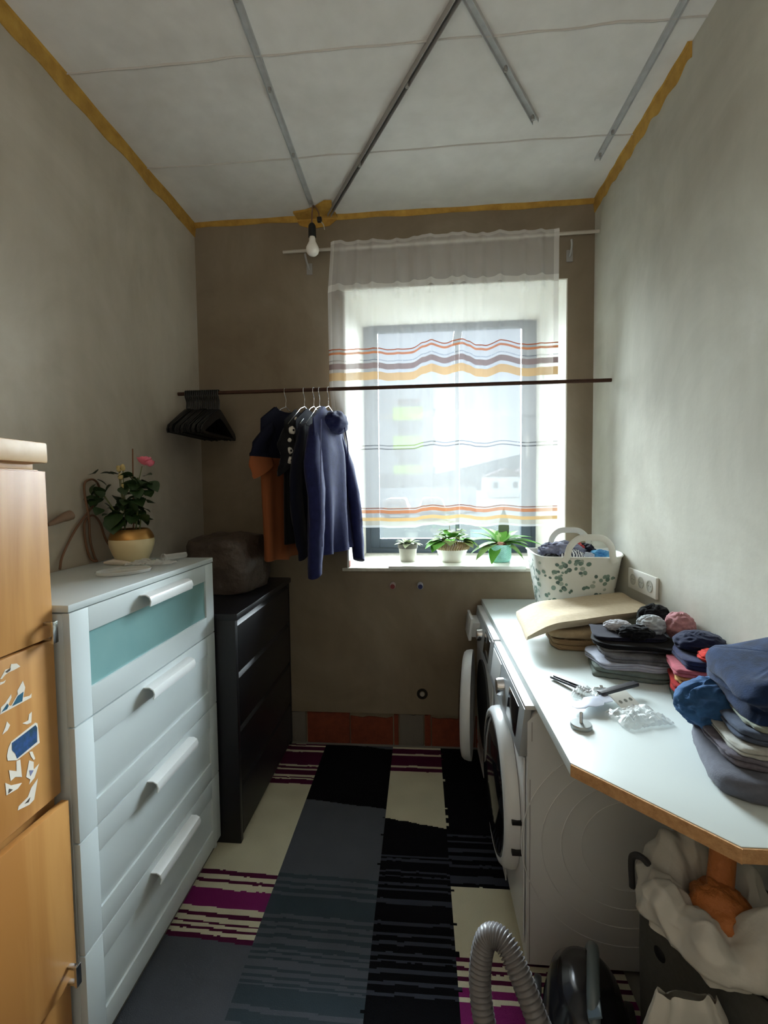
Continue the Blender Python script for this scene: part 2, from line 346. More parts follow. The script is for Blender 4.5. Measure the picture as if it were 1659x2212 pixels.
MB().cyl((.93, 12, GZ), (.93, 12, 5.2), .058, 16).build('pole', LM, lamp, smooth=True)
hdm = MB(); hdm.prism([(-.13, 5.15), (.07, 5.15), (.11, 5.60), (-.06, 5.60)], lambda u, v, w: (.94+u, w, v), 11.6, 12.1); hdm.build('lamp_head', LM, lamp, bevel=.01)
HW = mat('house_wall', (190, 192, 192), .9, spec=0); HR = mat('house_roof', (66, 60, 62), .9, spec=0)
for k, (x, y, w, h, lab) in enumerate(((17, 95, 8, 4.2, 'small pale house with grey roof, left of the far houses'), (24.5, 110, 7, 5, 'white house with wide roof in the middle of the far houses'), (22, 80, 6, 3, 'low white house nearest the right window edge'))):
    hs = thing('house', lab, 'house', (x, y, GZ)); MB().box(x-w/2, x+w/2, y, y+6, GZ, GZ+h).build('wall', HW, hs)
    MB().prism([(-w/2-.4, 0), (w/2+.4, 0), (0, 1.8)], lambda u, v, q: (x+u, q, GZ+h+v), y-.4, y+6.4).build('roof', HR, hs)
    for dx in (-w/4, w/4): MB().box(x+dx-.5, x+dx+.5, y-.03, y+.01, GZ+h*.45, GZ+h*.75).build('window', AWIN, hs)


# ------------------------------------------------------------------ striped rug (pile colours per face)
def rug():
    K = dict(cream=(198, 194, 170), burg=(74, 22, 52), purple=(116, 34, 92), black=(10, 11, 15), gray=(78, 82, 90), slate=(54, 65, 73), dgray=(52, 56, 66))
    K = {k: lin(v) for k, v in K.items()}
    def runs(base, col, l): return [(base, 9, -9)] + [(col, l[i], l[i+1]) for i in range(0, len(l), 2)]
    c0 = [('cream', 9, -9), ('burg', 2.62, 2.255)] + [('cream', a, b) for a, b in ((2.607, 2.595), (2.559, 2.54), (2.42, 2.404), (2.385, 2.371), (2.331, 2.311), (2.302, 2.292))]
    c0 += [('burg', 1.697, 1.676), ('burg', 1.655, 1.641), ('purple', 1.613, 1.538), ('burg', 1.516, 1.501), ('burg', 1.482, 1.474), ('burg', 1.462, 1.452), ('burg', 1.436, 1.418), ('gray', 1.418, .9), ('purple', .9, .8)]
    c1 = [('gray', 9, -9), ('black', 2.62, 2.12)] + [('slate', a, b) for a, b in ((1.703, 1.686), (1.667, 1.655), (1.641, 1.621), (1.608, 1.531), (1.516, 1.502), (1.487, 1.476), (1.459, 1.444), (1.422, 1.407), (1.398, 1.391), (1.379, 1.371), (1.347, 1.338), (1.324, 1.316), (1.305, 1.298), (1.292, 1.237), (1.222, 1.19))]
    c2 = [('black', 9, -9), ('burg', 2.64, 2.392), ('cream', 2.623, 2.604), ('cream', 2.557, 2.538), ('cream', 2.442, 2.425), ('cream', 2.392, 2.013)]
    c2 += [('dgray', a, b) for a, b in ((1.826, 1.816), (1.809, 1.795), (1.75, 1.741), (1.725, 1.719), (1.694, 1.683), (1.667, 1.659), (1.624, 1.603), (1.534, 1.521), (1.492, 1.481), (1.463, 1.449), (1.425, 1.413), (1.401, 1.394), (1.374, 1.359), (1.337, 1.327), (1.306, 1.295))]
    c3 = [('black', 9, -9)] + [('dgray', a, b) for a, b in ((1.955, 1.945), (1.92, 1.912), (1.88, 1.86), (1.838, 1.819), (1.794, 1.78), (1.742, 1.706))] + [('cream', 1.691, 1.421), ('burg', 1.421, 1.08), ('cream', 1.409, 1.393), ('cream', 1.382, 1.365), ('cream', 1.352, 1.334), ('purple', 1.334, 1.05), ('cream', 1.309, 1.294)]
    cols = [(-.57, c0), (-.18, c1), (.105, c2), (9, c3)]
    skew = {0: 0, 1: .05, 2: .06, 3: .01}
    xs = []; x = -.884
    while x < .62: xs.append(x); x += .012
    ys = []; y = .35
    while y < 2.625: ys.append(y); y += .0045 if y > 1.1 else .02
    b = MB(); nx, ny = len(xs), len(ys)
    b.v = [(x, y, .004 + .0008*noise.noise(Vector((x*30, y*30, 0)))) for y in ys for x in xs]
    n0 = len(b.v); fc = []
    for j in range(ny-1):
        for i in range(nx-1):
            b.f.append((j*nx+i, j*nx+i+1, (j+1)*nx+i+1, (j+1)*nx+i)); b.m.append(0)
            cx, cy = (xs[i]+xs[i+1])/2, (ys[j]+ys[j+1])/2
            wx = .004*noise.noise(Vector((7, cy*38, 0)))
            k = next(q for q in range(4) if cx+wx < cols[q][0])
            yy = cy + .0045*noise.noise(Vector((round(cx/.06)*1.7, k*5+cy*6, 2))) + .003*noise.noise(Vector((cx*12, k, cy*4))) + .001*noise.noise(Vector((cx*60, cy*9, 7)))
            if k == 1: yy += .13*(cx+.375) if cy > 1.9 else .035*(cx+.375)
            if k == 2 and cy < 2.2 and cy > 1.9: yy += .2*(cx+.04)
            if k == 0 and cy < 1.9: yy += .04*(cx+.6)
            c = 'cream'
            for nm, hi, lo in cols[k][1]:
                if lo <= yy < hi: c = nm
            v = 1+.10*noise.noise(Vector((cx*9, cy*9, 3)))
            fc.append([q*v for q in K[c][:3]]+[1])
    e0 = [(xs[0], ys[0]), (xs[-1], ys[0]), (xs[-1], ys[-1]), (xs[0], ys[-1])]
    b.add([(x, y, .0035) for x, y in e0] + [(x, y, .0005) for x, y in e0], ((0,1,5,4),(1,2,6,5),(2,3,7,6),(3,0,4,7),(4,5,6,7))); fc += [K['black']]*5
    m = mat('rug_pile', (255, 255, 255), 1, bump=(420, .8, .004), spec=.1)
    at = m.node_tree.nodes.new('ShaderNodeAttribute'); at.attribute_name = 'pile'
    m.node_tree.links.new(at.outputs['Color'], m.node_tree.nodes['Principled BSDF'].inputs['Base Color'])
    o = b.build('striped_rug', m)
    a = o.data.attributes.new('pile', 'FLOAT_COLOR', 'FACE'); a.data.foreach_set('color', [q for c in fc for q in c])
    tag(o, 'long rug with cream, purple, grey and black striped blocks on the floor', 'rug')
rug()

# ------------------------------------------------------------------ ceiling rails
def rail(p, q, w, h, lab, m=STEEL, screws=()):
    p, q = Vector(p+(H,)), Vector(q+(H,)); t = (q-p).normalized(); nrm = Vector((-t.y, t.x, 0))
    th = thing('ceiling_rail', lab, 'rail', (p+q)/2, 'metal rails screwed to the ceiling')
    b = MB(); pr = [(-w/2, 0), (w/2, 0), (w/2, -h), (w/2-.002, -h), (w/2-.002, -.002), (-w/2+.002, -.002), (-w/2+.002, -h), (-w/2, -h)]
    L = (q-p).length; b.prism(pr, lambda u, v, s: p+t*s+nrm*u+Vector((0, 0, v-.0005)), 0, L); b.build('channel', m, th)
    for s in screws:
        c = p+t*(L*s); k = MB(); k.cyl(c+Vector((0, 0, -h-.004)), c+Vector((0, 0, -.001)), .0065, 10); k.box(-.003, .003, -.001, .001, -h-.006, -h-.003, M=Matrix.Translation(c)); k.build('screw', DKSTEEL, th)
rail((-.573, 2.523), (-.545, .6), .026, .012, 'straight metal ceiling rail ending above the bare bulb', STEEL, (.02, .2, .38, .55))
rail((-.494, 2.594), (.135, 1.50), .020, .026, 'diagonal dark metal ceiling rail, the longer one of the V', DKSTEEL, (.35, .72))
rail((.487, 2.048), (.150, 1.522), .026, .016, 'short metal ceiling rail, right arm of the V in the middle', STEEL, (.05, .5))
rail((.831, 2.308), (.845, .6), .026, .012, 'metal ceiling rail close to the right wall', STEEL, (.02, .1, .45))

# ------------------------------------------------------------------ bare bulb
t = thing('hanging_bulb', 'bare white bulb in a black socket hanging below the yellow foam patch', 'light bulb', (-.56, 2.45, H))
bx, by = -.556, 2.44
MB().tube(bz([(-.569, 2.53, H), (bx, by+.02, 2.99), (bx, by, 2.935), (bx, by, 2.895)]), .004, 8).build('cord', CORDM, t, smooth=True)
MB().tube(bz([(-.565, 2.53, H), (-.545, 2.47, 3.0), (-.525, 2.46, 2.965), (-.522, 2.46, 2.935)]), .0035, 8).build('cord', CORDM, t, smooth=True)
MB().box(-.532, -.508, 2.45, 2.47, 2.915, 2.938).build('connector', BLACKP, t, bevel=.003)
MB().tube(bz([(-.515, 2.46, 2.92), (-.500, 2.46, 2.90), (-.494, 2.46, 2.875)]), .0025, 6).build('loose_wire', mat('wire_grey', (170, 166, 150), .5), t, smooth=True)
MB().lathe([(.008, .07), (.013, .066), (.019, .055), (.0195, .03), (.020, .0)], (bx, by, 2.830)).build('socket', BLACKP, t, smooth=True)
MB().lathe([(.0135, .10), (.0165, .085), (.018, .07), (.0255, .055), (.0325, .04), (.034, .027), (.030, .013), (.020, .003), (.004, 0)], (bx, by, 2.736)).build('bulb', BULBM, t, smooth=True, sharp=80)

# ------------------------------------------------------------------ curtain rod and sheer curtain
t = thing('curtain_rod', 'thin white curtain rod above the window on small brackets', 'curtain rod', (.09, 2.575, 2.83))
CR = mat('rod_white', (176, 168, 156), .5)
MB().cyl((-.752, 2.572, 2.828), (XR-.001, 2.572, 2.848), .0085, 14).build('rod', CR, t, smooth=True)
for x in (-.63, .80):
    k = MB(); k.tube(bz([(x, 2.572, 2.815), (x+.004, 2.58, 2.79), (x+.008, 2.605, 2.765), (x+.01, 2.639, 2.755)]), .006, 8); k.box(x-.006, x+.026, 2.633, 2.6395, 2.73, 2.79); k.build('bracket', DKSTEEL, t, smooth=True)
def curtain():
    HX = [-.50, -.225, -.175, -.04, .018, .06, .135, .217, .256, .305, .348, .436, .57, .74]
    HV = [.004, .0045, -.004, -.003, .020, .028, .013, .026, .017, .0, -.005, .014, -.009, -.004]
    def wave(x):
        for i in range(len(HX)-1):
            if HX[i] <= x <= HX[i+1]:
                s = (x-HX[i])/(HX[i+1]-HX[i]); s = s*s*(3-2*s); return HV[i]+(HV[i+1]-HV[i])*s
        return 0
    x0, x1, zt, zb = -.480, .733, 2.862, 1.300
    nu, nv = 200, 150; b = MB(); cv = []; cu = []
    pleats = [-.42, -.33, -.25, -.12, -.03, .06, .17, .235, .335, .42, .55, .64]
    for j in range(nv+1):
        v = j/nv; z = zt+(zb-zt)*v
        if z > 2.55: nn = 1
        for i in range(nu+1):
            u = i/nu; x = x0+(x1-x0)*u
            top = max(0, min(1, (z-2.59)/.25))
            lx = x - .022*max(0, 1-top)*max(0, 1-(u/.25)) + .010*(2.86-z)/1.5*u*0
            gather = 0
            for p in pleats: gather += .030*math.exp(-((x-p)/.016)**2)*(1-.6*top if z > 2.55 else .45*math.exp(-(2.55-z)*1.3))
            left = .018*sin((u*60))*max(0, 1-u/.09)
            w = wave(x)*(1 if z > 1.9 else .55)
            y = 2.556 - gather - left - w*.9 + .003*sin(x*31+z*2)
            ps = max(0, min(1, (-.29-x)/.08)); pz_ = max(0, min(1, (2.10-z)/.2)); y += .085*ps*ps*(3-2*ps)*pz_*pz_*(3-2*pz_); y = min(y, 2.634)
            if abs(z-2.838) < .02: y -= .004
            zz = z + w*(0 if z > 2.62 else min(1, (2.62-z)/.25)) + .012*(u-.5)*1.0
            if z > 2.84: zz += .006*noise.noise(Vector((x*20, 1, 0)))
            b.v.append((lx, y, zz)); cv.append(z); cu.append(x)
    w_ = nu+1
    for j in range(nv):
        for i in range(nu): b.f.append((j*w_+i, j*w_+i+1, (j+1)*w_+i+1, (j+1)*w_+i)); b.m.append(0)
    m = bpy.data.materials.new('sheer_voile'); m.use_nodes = True; nt = m.node_tree; nt.nodes.clear(); N = nt.nodes.new; L = nt.links.new
    out = N('ShaderNodeOutputMaterial'); A = N('ShaderNodeAttribute'); A.attribute_name = 'cv'
    mr = N('ShaderNodeMapRange'); mr.inputs[1].default_value = zb; mr.inputs[2].default_value = zt; L(A.outputs['Fac'], mr.inputs[0])
    base = (234, 233, 232); BD = .38
    st = [(zb, base, .45), (1.312, (220, 214, 196), .42), (1.336, (196, 162, 112), .86), (1.352, base, .30), (1.378, (196, 124, 80), .62), (1.392, base, BD), (1.400, (150, 96, 76), .6), (1.406, base, BD),
          (1.730, (120, 118, 118), .5), (1.734, base, BD), (1.751, (150, 148, 148), .4), (1.754, base, BD), (1.770, (110, 110, 112), .55), (1.775, base, BD),
          (2.107, (190, 158, 116), .88), (2.150, base, .30), (2.169, (132, 114, 112), .86), (2.199, base, .34), (2.213, (170, 170, 175), .4), (2.216, base, .34), (2.229, (170, 170, 175), .4), (2.232, base, .34),
          (2.247, (184, 116, 80), .86), (2.259, base, .30), (2.273, (150, 78, 48), .90), (2.280, base, BD), (2.588, (240, 240, 238), .62), (2.625, base, .40), (2.84, base, .55)]
    rc = N('ShaderNodeValToRGB'); rd = N('ShaderNodeValToRGB')
    for r in (rc, rd):
        r.color_ramp.interpolation = 'CONSTANT'; e = r.color_ramp.elements
        while len(e) > 1: e.remove(e[-1])
        for k, (z, c, d) in enumerate(st):
            p = (z-zb)/(zt-zb)
            x = e[0] if k == 0 else e.new(p)
            x.position = p; x.color = lin(c) if r is rc else (d, d, d, 1)
        L(mr.outputs[0], r.inputs[0])
    A2 = N('ShaderNodeAttribute'); A2.attribute_name = 'cu'     # hemmed sides: double cloth
    h1 = N('ShaderNodeMath'); h1.operation = 'GREATER_THAN'; h1.inputs[1].default_value = x1-.026; L(A2.outputs['Fac'], h1.inputs[0])
    h2 = N('ShaderNodeMath'); h2.operation = 'LESS_THAN'; h2.inputs[1].default_value = x0+.022; L(A2.outputs['Fac'], h2.inputs[0])
    h3 = N('ShaderNodeMath'); h3.operation = 'MAXIMUM'; L(h1.outputs[0], h3.inputs[0]); L(h2.outputs[0], h3.inputs[1])
    h4 = N('ShaderNodeMath'); h4.operation = 'MULTIPLY'; h4.inputs[1].default_value = .22; L(h3.outputs[0], h4.inputs[0])
    h5 = N('ShaderNodeMath'); h5.operation = 'ADD'; h5.use_clamp = True; L(rd.outputs[0], h5.inputs[0]); L(h4.outputs[0], h5.inputs[1])
    df = N('ShaderNodeBsdfDiffuse'); tl = N('ShaderNodeBsdfTranslucent'); L(rc.outputs[0], df.inputs[0]); L(rc.outputs[0], tl.inputs[0])
    m1 = N('ShaderNodeMixShader'); m1.inputs[0].default_value = .175; L(df.outputs[0], m1.inputs[1]); L(tl.outputs[0], m1.inputs[2])
    tr = N('ShaderNodeBsdfTransparent'); m2 = N('ShaderNodeMixShader'); L(h5.outputs[0], m2.inputs[0]); L(tr.outputs[0], m2.inputs[1]); L(m1.outputs[0], m2.inputs[2]); L(m2.outputs[0], out.inputs[0])
    o = b.build('sheer_curtain', m, smooth=True, sharp=180)
    for nm, dat in (('cv', cv), ('cu', cu)):
        a = o.data.attributes.new(nm, 'FLOAT', 'POINT'); a.data.foreach_set('value', dat)
    tag(o, 'sheer white curtain with orange and grey cross stripes hanging in front of the window', 'curtain')
curtain()

# ------------------------------------------------------------------ wooden cabinet
FX = -.890
cab = thing('wooden_cabinet', 'tall alder wood cabinet with sticker scraps, left edge beside the white dresser', 'cabinet', (-1.08, .75, 0))
cb = MB(); cb.box(-1.27, FX-.02, .46, 1.034, 0, 1.570); cb.build('body', WOOD, cab, bevel=.002)
MB().box(-1.27, FX-.022, .455, 1.022, 1.570, 1.585).build('neck', WOODL, cab, bevel=.002)
MB().box(-1.28, FX+.002, .44, 1.040, 1.585, 1.634).build('cornice', WOODL, cab, bevel=.006)
def door(z0, z1, ang=0, lab=None):
    b = MB(); M = Matrix.Translation(Vector((FX-.020, .47, 0))) @ Matrix.Rotation(ang, 4, 'Z') @ Matrix.Translation(Vector((-FX+.020, -.47, 0)))
    b.box(FX-.019, FX, .468, 1.032, z0, z1, M=M); d = b.build('door', WOOD, cab, bevel=.002)
    return d, M
def knob(d, M, y, z):
    b = MB()
    b.box(FX+.020, FX+.027, y-.008, y+.008, z-.026, z+.026, M=M); b.box(FX-.001, FX+.021, y-.006, y+.006, z+.016, z+.024, M=M); b.box(FX-.001, FX+.021, y-.006, y+.006, z-.024, z-.016, M=M)
    b.build('handle', CHROME, d, bevel=.002)
d1, M1 = door(1.168, 1.566); knob(d1, M1, 1.008, 1.186)
d2, M2 = door(.778, 1.162)
d3, M3 = door(.306, .760, -.035); knob(d3, M3, 1.008, .334)
d4, M4 = door(.04, .298)
PAPER = mat('torn_paper', (226, 218, 204), .9); PICB = mat('picture_blue', (36, 104, 134), .5, var=(40, (20, 70, 90), .3)); PICD = mat('picture_deep_blue', (44, 82, 150), .5, var=(60, (24, 62, 70), .2)); PICK = mat('picture_dark', (72, 60, 52), .6); PICV = mat('picture_violet', (120, 124, 160), .6)
def sticker(poly, m=PAPER, lift=.0004):
    MB().prism(poly, lambda u, v, w: (w, u, v), FX+lift-.0003, FX+lift).build('sticker', m, d2)
def spx(cx, cy):                                # where the sticker scraps sit on the door, metres along and up
    px, py = cx*180/995, 1380+cy*400/2212
    d = fw*F + r2*(px-829.5) - u2*(py-1106); s = FX/d.x
    return (d.y*s, CAMH + d.z*s)
for m_, l_, pts in ((PAPER, .0006, [(0,480),(60,370),(120,350),(130,300),(200,295),(240,330),(170,370),(100,400),(60,430),(20,480)]), (PICK, .0010, [(62,390),(122,345),(120,375),(80,405)]),
    (PAPER, .0006, [(0,520),(40,510),(68,490),(50,525),(0,552)]),
    (PAPER, .0006, [(0,905),(10,820),(60,770),(130,660),(135,700),(95,790),(130,800),(210,660),(205,620),(270,500),(298,580),(275,700),(350,680),(375,650),(372,700)]), (PICB, .0010, [(140,805),(210,680),(278,630),(262,745)]), (PICB, .0010, [(14,875),(85,772),(100,800),(80,840)]),
    (PAPER, .0006, [(265,1010),(335,975),(345,900),(378,870),(372,1000),(320,1022)]), (PAPER, .0006, [(25,1145),(60,1060),(80,985),(118,1030),(90,1090)]),
    (PAPER, .0006, [(80,1400),(100,1300),(130,1230),(420,1000),(445,1010),(472,1240),(200,1450),(90,1455)]), (PICD, .0010, [(140,1330),(138,1245),(420,1030),(440,1060),(440,1230),(200,1430),(180,1370)]),
    (PAPER, .0006, [(350,1350),(385,1345),(418,1430),(400,1450),(365,1400)]), (PAPER, .0006, [(105,1570),(195,1580),(195,1460),(240,1440),(260,1650),(180,1650),(125,1700)]),
    (PAPER, .0006, [(310,1650),(345,1450),(400,1470),(400,1560),(465,1490),(410,1660),(345,1740),(360,1680)]), (PICV, .0010, [(345,1570),(398,1570),(360,1640)]),
    (PAPER, .0006, [(60,1720),(130,1750),(260,1720),(210,1790),(75,1870)]), (PICK, .0010, [(105,1790),(150,1800),(95,1850)]), (PAPER, .0006, [(210,2050),(220,2000),(330,1890),(370,1780),(450,1665),(405,1920),(350,1980)]), (PICK, .0010, [(290,1970),(360,1890),(340,1950)])):
    sticker([spx(*p) for p in pts], m_, l_)

# ------------------------------------------------------------------ white dresser
DX, DY0, DY1 = -.861, 1.0476, 1.8276
dr = thing('white_dresser', 'white four-drawer dresser with frosted glass top drawer beside the wooden cabinet', 'dresser', (-1.07, 1.44, 0))
bd = MB()
bd.box(-1.272, DX-.018, DY0, DY0+.018, .0055, 1.218); bd.box(-1.272, DX-.018, DY1-.018, DY1, .0055, 1.218); bd.box(-1.272, -1.262, DY0+.018, DY1-.018, .05, 1.218); bd.box(-1.262, DX-.06, DY0+.018, DY1-.018, .05, .068); bd.box(-1.262, DX-.025, DY0+.018, DY1-.018, 1.2, 1.218); bd.box(DX-.05, DX-.032, DY0+.018, DY1-.018, .0055, .05)
bd.build('carcass', WHITE, dr, bevel=.001)
MB().box(-1.274, DX+.001, DY0-.002, DY1+.002, 1.222, 1.240).build('top', WHITE, dr, bevel=.002)
def drawer(z0, z1, glass=False):
    b = MB(); y0, y1 = DY0+.001, DY1-.001
    s, r = (.065, .062) if glass else (.065, .070)
    zr = z0+.075 if glass else z0+r; zq = z1-.064 if glass else z1-r
    for (a, b_, c, d) in ((y0, y0+s, z0, z1), (y1-s, y1, z0, z1), (y0+s, y1-s, z0, zr), (y0+s, y1-s, zq, z1)): b.box(DX-.018, DX, a, b_, c, d)
    if not glass: b.box(DX-.016, DX-.006, y0+s-.002, y1-s+.002, zr-.002, zq+.002)
    q = b.build('drawer', WHITE, dr, bevel=.0012)
    if glass: MB().box(DX-.012, DX-.007, y0+s-.002, y1-s+.002, zr-.002, zq+.002).build('glass_panel', FROST, q)
    zc = z1-.030; h = MB(); a0, a1 = 1.332, 1.592          # bent metal grip
    pr = [(0, .010), (.020, .011), (.032, .004), (.037, -.010), (.033, -.026), (.030, -.026), (.0335, -.010), (.0295, .001), (.019, .0075), (0, .0065)]
    h.prism(pr, lambda u, v, w: (DX+u, w, zc+v), a0, a1); h.build('handle', WHITEH, q, smooth=True)
    return q
drawer(.933, 1.219, True); drawer(.634, .929); drawer(.336, .630); drawer(.050, .332)

# ------------------------------------------------------------------ black dresser
MX, MY0, MY1 = -.775, 1.842, 2.637
bdz = thing('black_dresser', 'black-brown four-drawer dresser between the white dresser and the back wall', 'dresser', (-1.02, 2.24, 0))
b = MB(); b.box(-1.262, MX-.004, MY0, MY0+.026, .0055, .972); b.box(-1.262, MX-.004, MY1-.026, MY1, .0055, .972); b.box(-1.262, -1.25, MY0+.026, MY1-.026, .03, .97); b.box(-1.25, MX-.03, MY0+.026, MY1-.026, .03, .05)
b.build('carcass', BLACKW, bdz, bevel=.002)
MB().box(-1.266, MX+.006, MY0-.002, MY1+.001, .972, 1.0).build('top', BLACKW, bdz, bevel=.003)
for z0, z1 in ((.742, .965), (.506, .738), (.262, .502), (.03, .258)):
    b = MB(); b.prism([(-.02, z0), (0, z0), (0, z1-.022), (-.016, z1), (-.02, z1)], lambda u, v, w: (MX-.004+u, w, v), MY0+.028, MY1-.028); q = b.build('drawer', BLACKW, bdz, bevel=.0012)
# ------------------------------------------------------------------ plastic-wrapped bundle on the black dresser
bg_ = MB(); bg_.blob((-1.02, 2.38, 1.128), (.185, .215, .165), 3, .07, 2.2, nu=40, nv=24, flat=-.126)
M_ = None
for i, v in enumerate(bg_.v):
    p = Vector(v)-Vector((-1.02, 2.38, 1.128)); q = Vector((p.x/.17, p.y/.215, p.z/.15)); mx = max(abs(q.x), abs(q.y), abs(q.z), 1e-5); k = .55*q.length/mx+.45
    w = .012*noise.noise(Vector(v)*14)+.010*abs(noise.noise(Vector(v)*25))
    bg_.v[i] = tuple(Vector((-1.02, 2.38, 1.128)) + Vector((p.x*k, p.y*k, max(p.z*k, -.126))) + q*w)
for i, v in enumerate(bg_.v): bg_.v[i] = (v[0], min(v[1], 2.625), max(v[2], 1.002))
tag(bg_.build('plastic_wrapped_bundle', mat('brown_wrap', (92, 80, 72), .4, var=(9, (66, 55, 49), .25), bump=(22, .6, .02)), smooth=True, sharp=60), 'bundle wrapped in brownish translucent plastic on the black dresser', 'bundle')

# ------------------------------------------------------------------ leaves
def leafmesh(name, m, droop=.25, fold=.12, wid=.45, tip=1.0, lobed=0):
    b = MB(); n = 7; rows = []
    for i in range(n+1):
        t = i/n; w = wid*(sin(pi*min(1, t**.75*tip))**.8 if 0 < t < 1 else .02)
        if lobed: w *= 1+lobed*sin(t*14)
        z = -droop*t*t
        rows.append([Vector((-w, t, z+fold*w)), Vector((-w*.5, t, z+fold*w*.3)), Vector((0, t, z)), Vector((w*.5, t, z+fold*w*.3)), Vector((w, t, z+fold*w))])
    vs = [p for r in rows for p in r]; fs = [(i*5+k, i*5+k+1, (i+1)*5+k+1, (i+1)*5+k) for i in range(n) for k in range(4)]
    me = bpy.data.meshes.new(name); me.from_pydata(vs, [], fs); me.materials.append(m); me.polygons.foreach_set('use_smooth', [True]*len(fs)); return me
def leaf(me, parent, p, az, el, ln, wd=1, roll=0, name='leaf'):
    o = bpy.data.objects.new(name, me); C.objects.link(o); o.parent = parent
    o.matrix_local = Matrix.Translation(Vector(p)-worldloc(parent)) @ Matrix.Rotation(az, 4, 'Z') @ Matrix.Rotation(el, 4, 'X') @ Matrix.Rotation(roll, 4, 'Y') @ Matrix.Diagonal((ln*wd, ln, ln, 1))
    return o

# ------------------------------------------------------------------ potted rose on the white dresser
px, py, pz = -1.152, 1.745, 1.240
pl = thing('potted_rose', 'flowering plant with one pink bloom in a cream and gold pot on the white dresser', 'potted plant', (px, py, pz))
MB().lathe([(.052, 0), (.058, .004), (.070, .03), (.080, .06), (.0825, .080), (.080, .092), (.0795, .092), (.079, .082)], (px, py, pz), 36).build('pot', CREAM, pl, smooth=True)
MB().lathe([(.0815, .089), (.0805, .097), (.074, .112), (.066, .124), (.0605, .128), (.0585, .126), (.064, .118), (.072, .105)], (px, py, pz), 36, caps=False).build('gold_rim', GOLD, pl, smooth=True)
MB().lathe([(.065, .105), (.05, .115), (.001, .117)], (px, py, pz), 24).build('soil', SOIL, pl, smooth=True)
L1 = leafmesh('rose_leaf', LEAFD, .3, .25, .42)
top = Vector((px, py, pz+.11))
stems = [((-.028, .0), (-.045, .02, .16)), ((.0, .01), (.0, .02, .24)), ((.02, -.005), (.035, .0, .22)), ((.025, .01), (.03, .02, .13)), ((-.02, -.02), (-.075, -.045, .15))]
for (a, c) in stems:
    p0 = top+Vector((a[0], a[1], -.005)); p1 = Vector((px, py, pz+.11))+Vector(c)
    MB().tube(bz([p0, p0.lerp(p1, .5)+Vector((.006, 0, .01)), p1], 10), .003, 6).build('stem', STEMM, pl, smooth=True)
rr = random.Random(4)
def spot(u, v, w): return Vector((px+u, py+w, pz+v))
for (u0, v0, n, su, sv) in ((-.090, .275, 18, .020, .055), (.005, .25, 40, .032, .070), (.03, .30, 22, .028, .028), (-.035, .19, 14, .026, .028), (.045, .245, 12, .02, .05)):
    for k in range(n):
        p = spot(u0+max(-1.4, min(1.4, rr.gauss(0, .75)))*su, v0+max(-1.3, min(1.3, rr.gauss(0, .7)))*sv, rr.uniform(-.05, .04)+(-.03 if u0 < -.05 else 0)); leaf(L1, pl, p, rr.uniform(0, 6.3), rr.uniform(-.7, .4), rr.uniform(.038, .056), 1.15, rr.uniform(-.5, .5))
for k, (u, v) in enumerate(((-.02, .19), (-.03, .17))): leaf(L1, pl, spot(u, v, -.05), pi+.4*k, -.6, .07, 1.3)
MB().tube([spot(.003, .10, .01), spot(.012, .445, .01)], .0028, 6).build('cane', CANE, pl, smooth=True)
MB().tube(bz([spot(.03, .29, 0), spot(.045, .34, 0), spot(.055, .375, 0)], 8), .002, 6).build('flower_stem', STEMM, pl, smooth=True)
fl = Vector(spot(.066, .392, 0)); PT = leafmesh('petal', PINK, -.55, .5, .55, .95)
for k in range(16):
    a = k*2.4; e = .25+.07*k; leaf(PT, pl, fl+Vector((0, 0, -.014)), a, e, .038-.0007*k, 1.1, 0, 'petal')
for k in range(9):
    a = k*2.4+1; leaf(PT, pl, fl+Vector((.022, .0, -.020)), a, .2+.1*k, .026, 1.1, 0, 'petal')
for k, (u, v) in enumerate(((-.028, .365), (-.012, .37), (-.022, .335), (-.01, .30))):
    MB().tube(bz([spot(u*.8, .24, -.02), spot(u, v-.02, -.02)] if False else [spot(u*.7, .23, -.02), spot(u*.9, .29, -.02), spot(u, v, -.02)], 8), .0015, 5).build('flower_stem', STEMM, pl)
    MB().blob(spot(u, v, -.02), (.010, .009, .013), k, .35, 3, nu=10, nv=7).build('dried_bloom', DRIED, pl, smooth=True)

# ------------------------------------------------------------------ cable on the left wall
cx_ = -1.278
def cab3(y, z, dx=0): return (cx_+dx, y, z)
t = thing('brown_cable', 'thin brown cable looped on the left wall, its end on the white dresser', 'cable', (cx_, 1.65, 1.245))
MB().tube(bz([(-1.262, 1.505, 1.247), cab3(1.54, 1.29), cab3(1.60, 1.37), cab3(1.665, 1.43), cab3(1.72, 1.475), cab3(1.745, 1.515), cab3(1.735, 1.55), cab3(1.705, 1.565), cab3(1.665, 1.55), cab3(1.655, 1.50, .006), cab3(1.67, 1.42, .006), cab3(1.68, 1.33), cab3(1.70, 1.262), (-1.262, 1.69, 1.246), cab3(1.675, 1.262), cab3(1.655, 1.33), cab3(1.655, 1.40), cab3(1.70, 1.425), cab3(1.74, 1.39), cab3(1.77, 1.32), (-1.25, 1.80, 1.246)], 200), .0042, 8).build('cord', CORDM, t, smooth=True)
t = thing('cable_plug', 'pale brown plug hanging by its cord just right of the wooden cabinet', 'plug', (cx_, 1.54, 1.42))
PLG = mat('plug_brown', (128, 104, 84), .5)
MB().tube([(-1.272, 1.475, 1.405), (-1.268, 1.50, 1.413), (-1.262, 1.525, 1.424), (-1.258, 1.545, 1.430), (-1.256, 1.560, 1.434)], [.006, .010, .014, .018, .018], 12).build('plug_body', PLG, t, smooth=True)
MB().tube(bz([(-1.272, 1.475, 1.405), (-1.28, 1.455, 1.42), (-1.284, 1.44, 1.50), (-1.286, 1.43, 1.55)], 14), .004, 8).build('cord', CORDM, t, smooth=True)

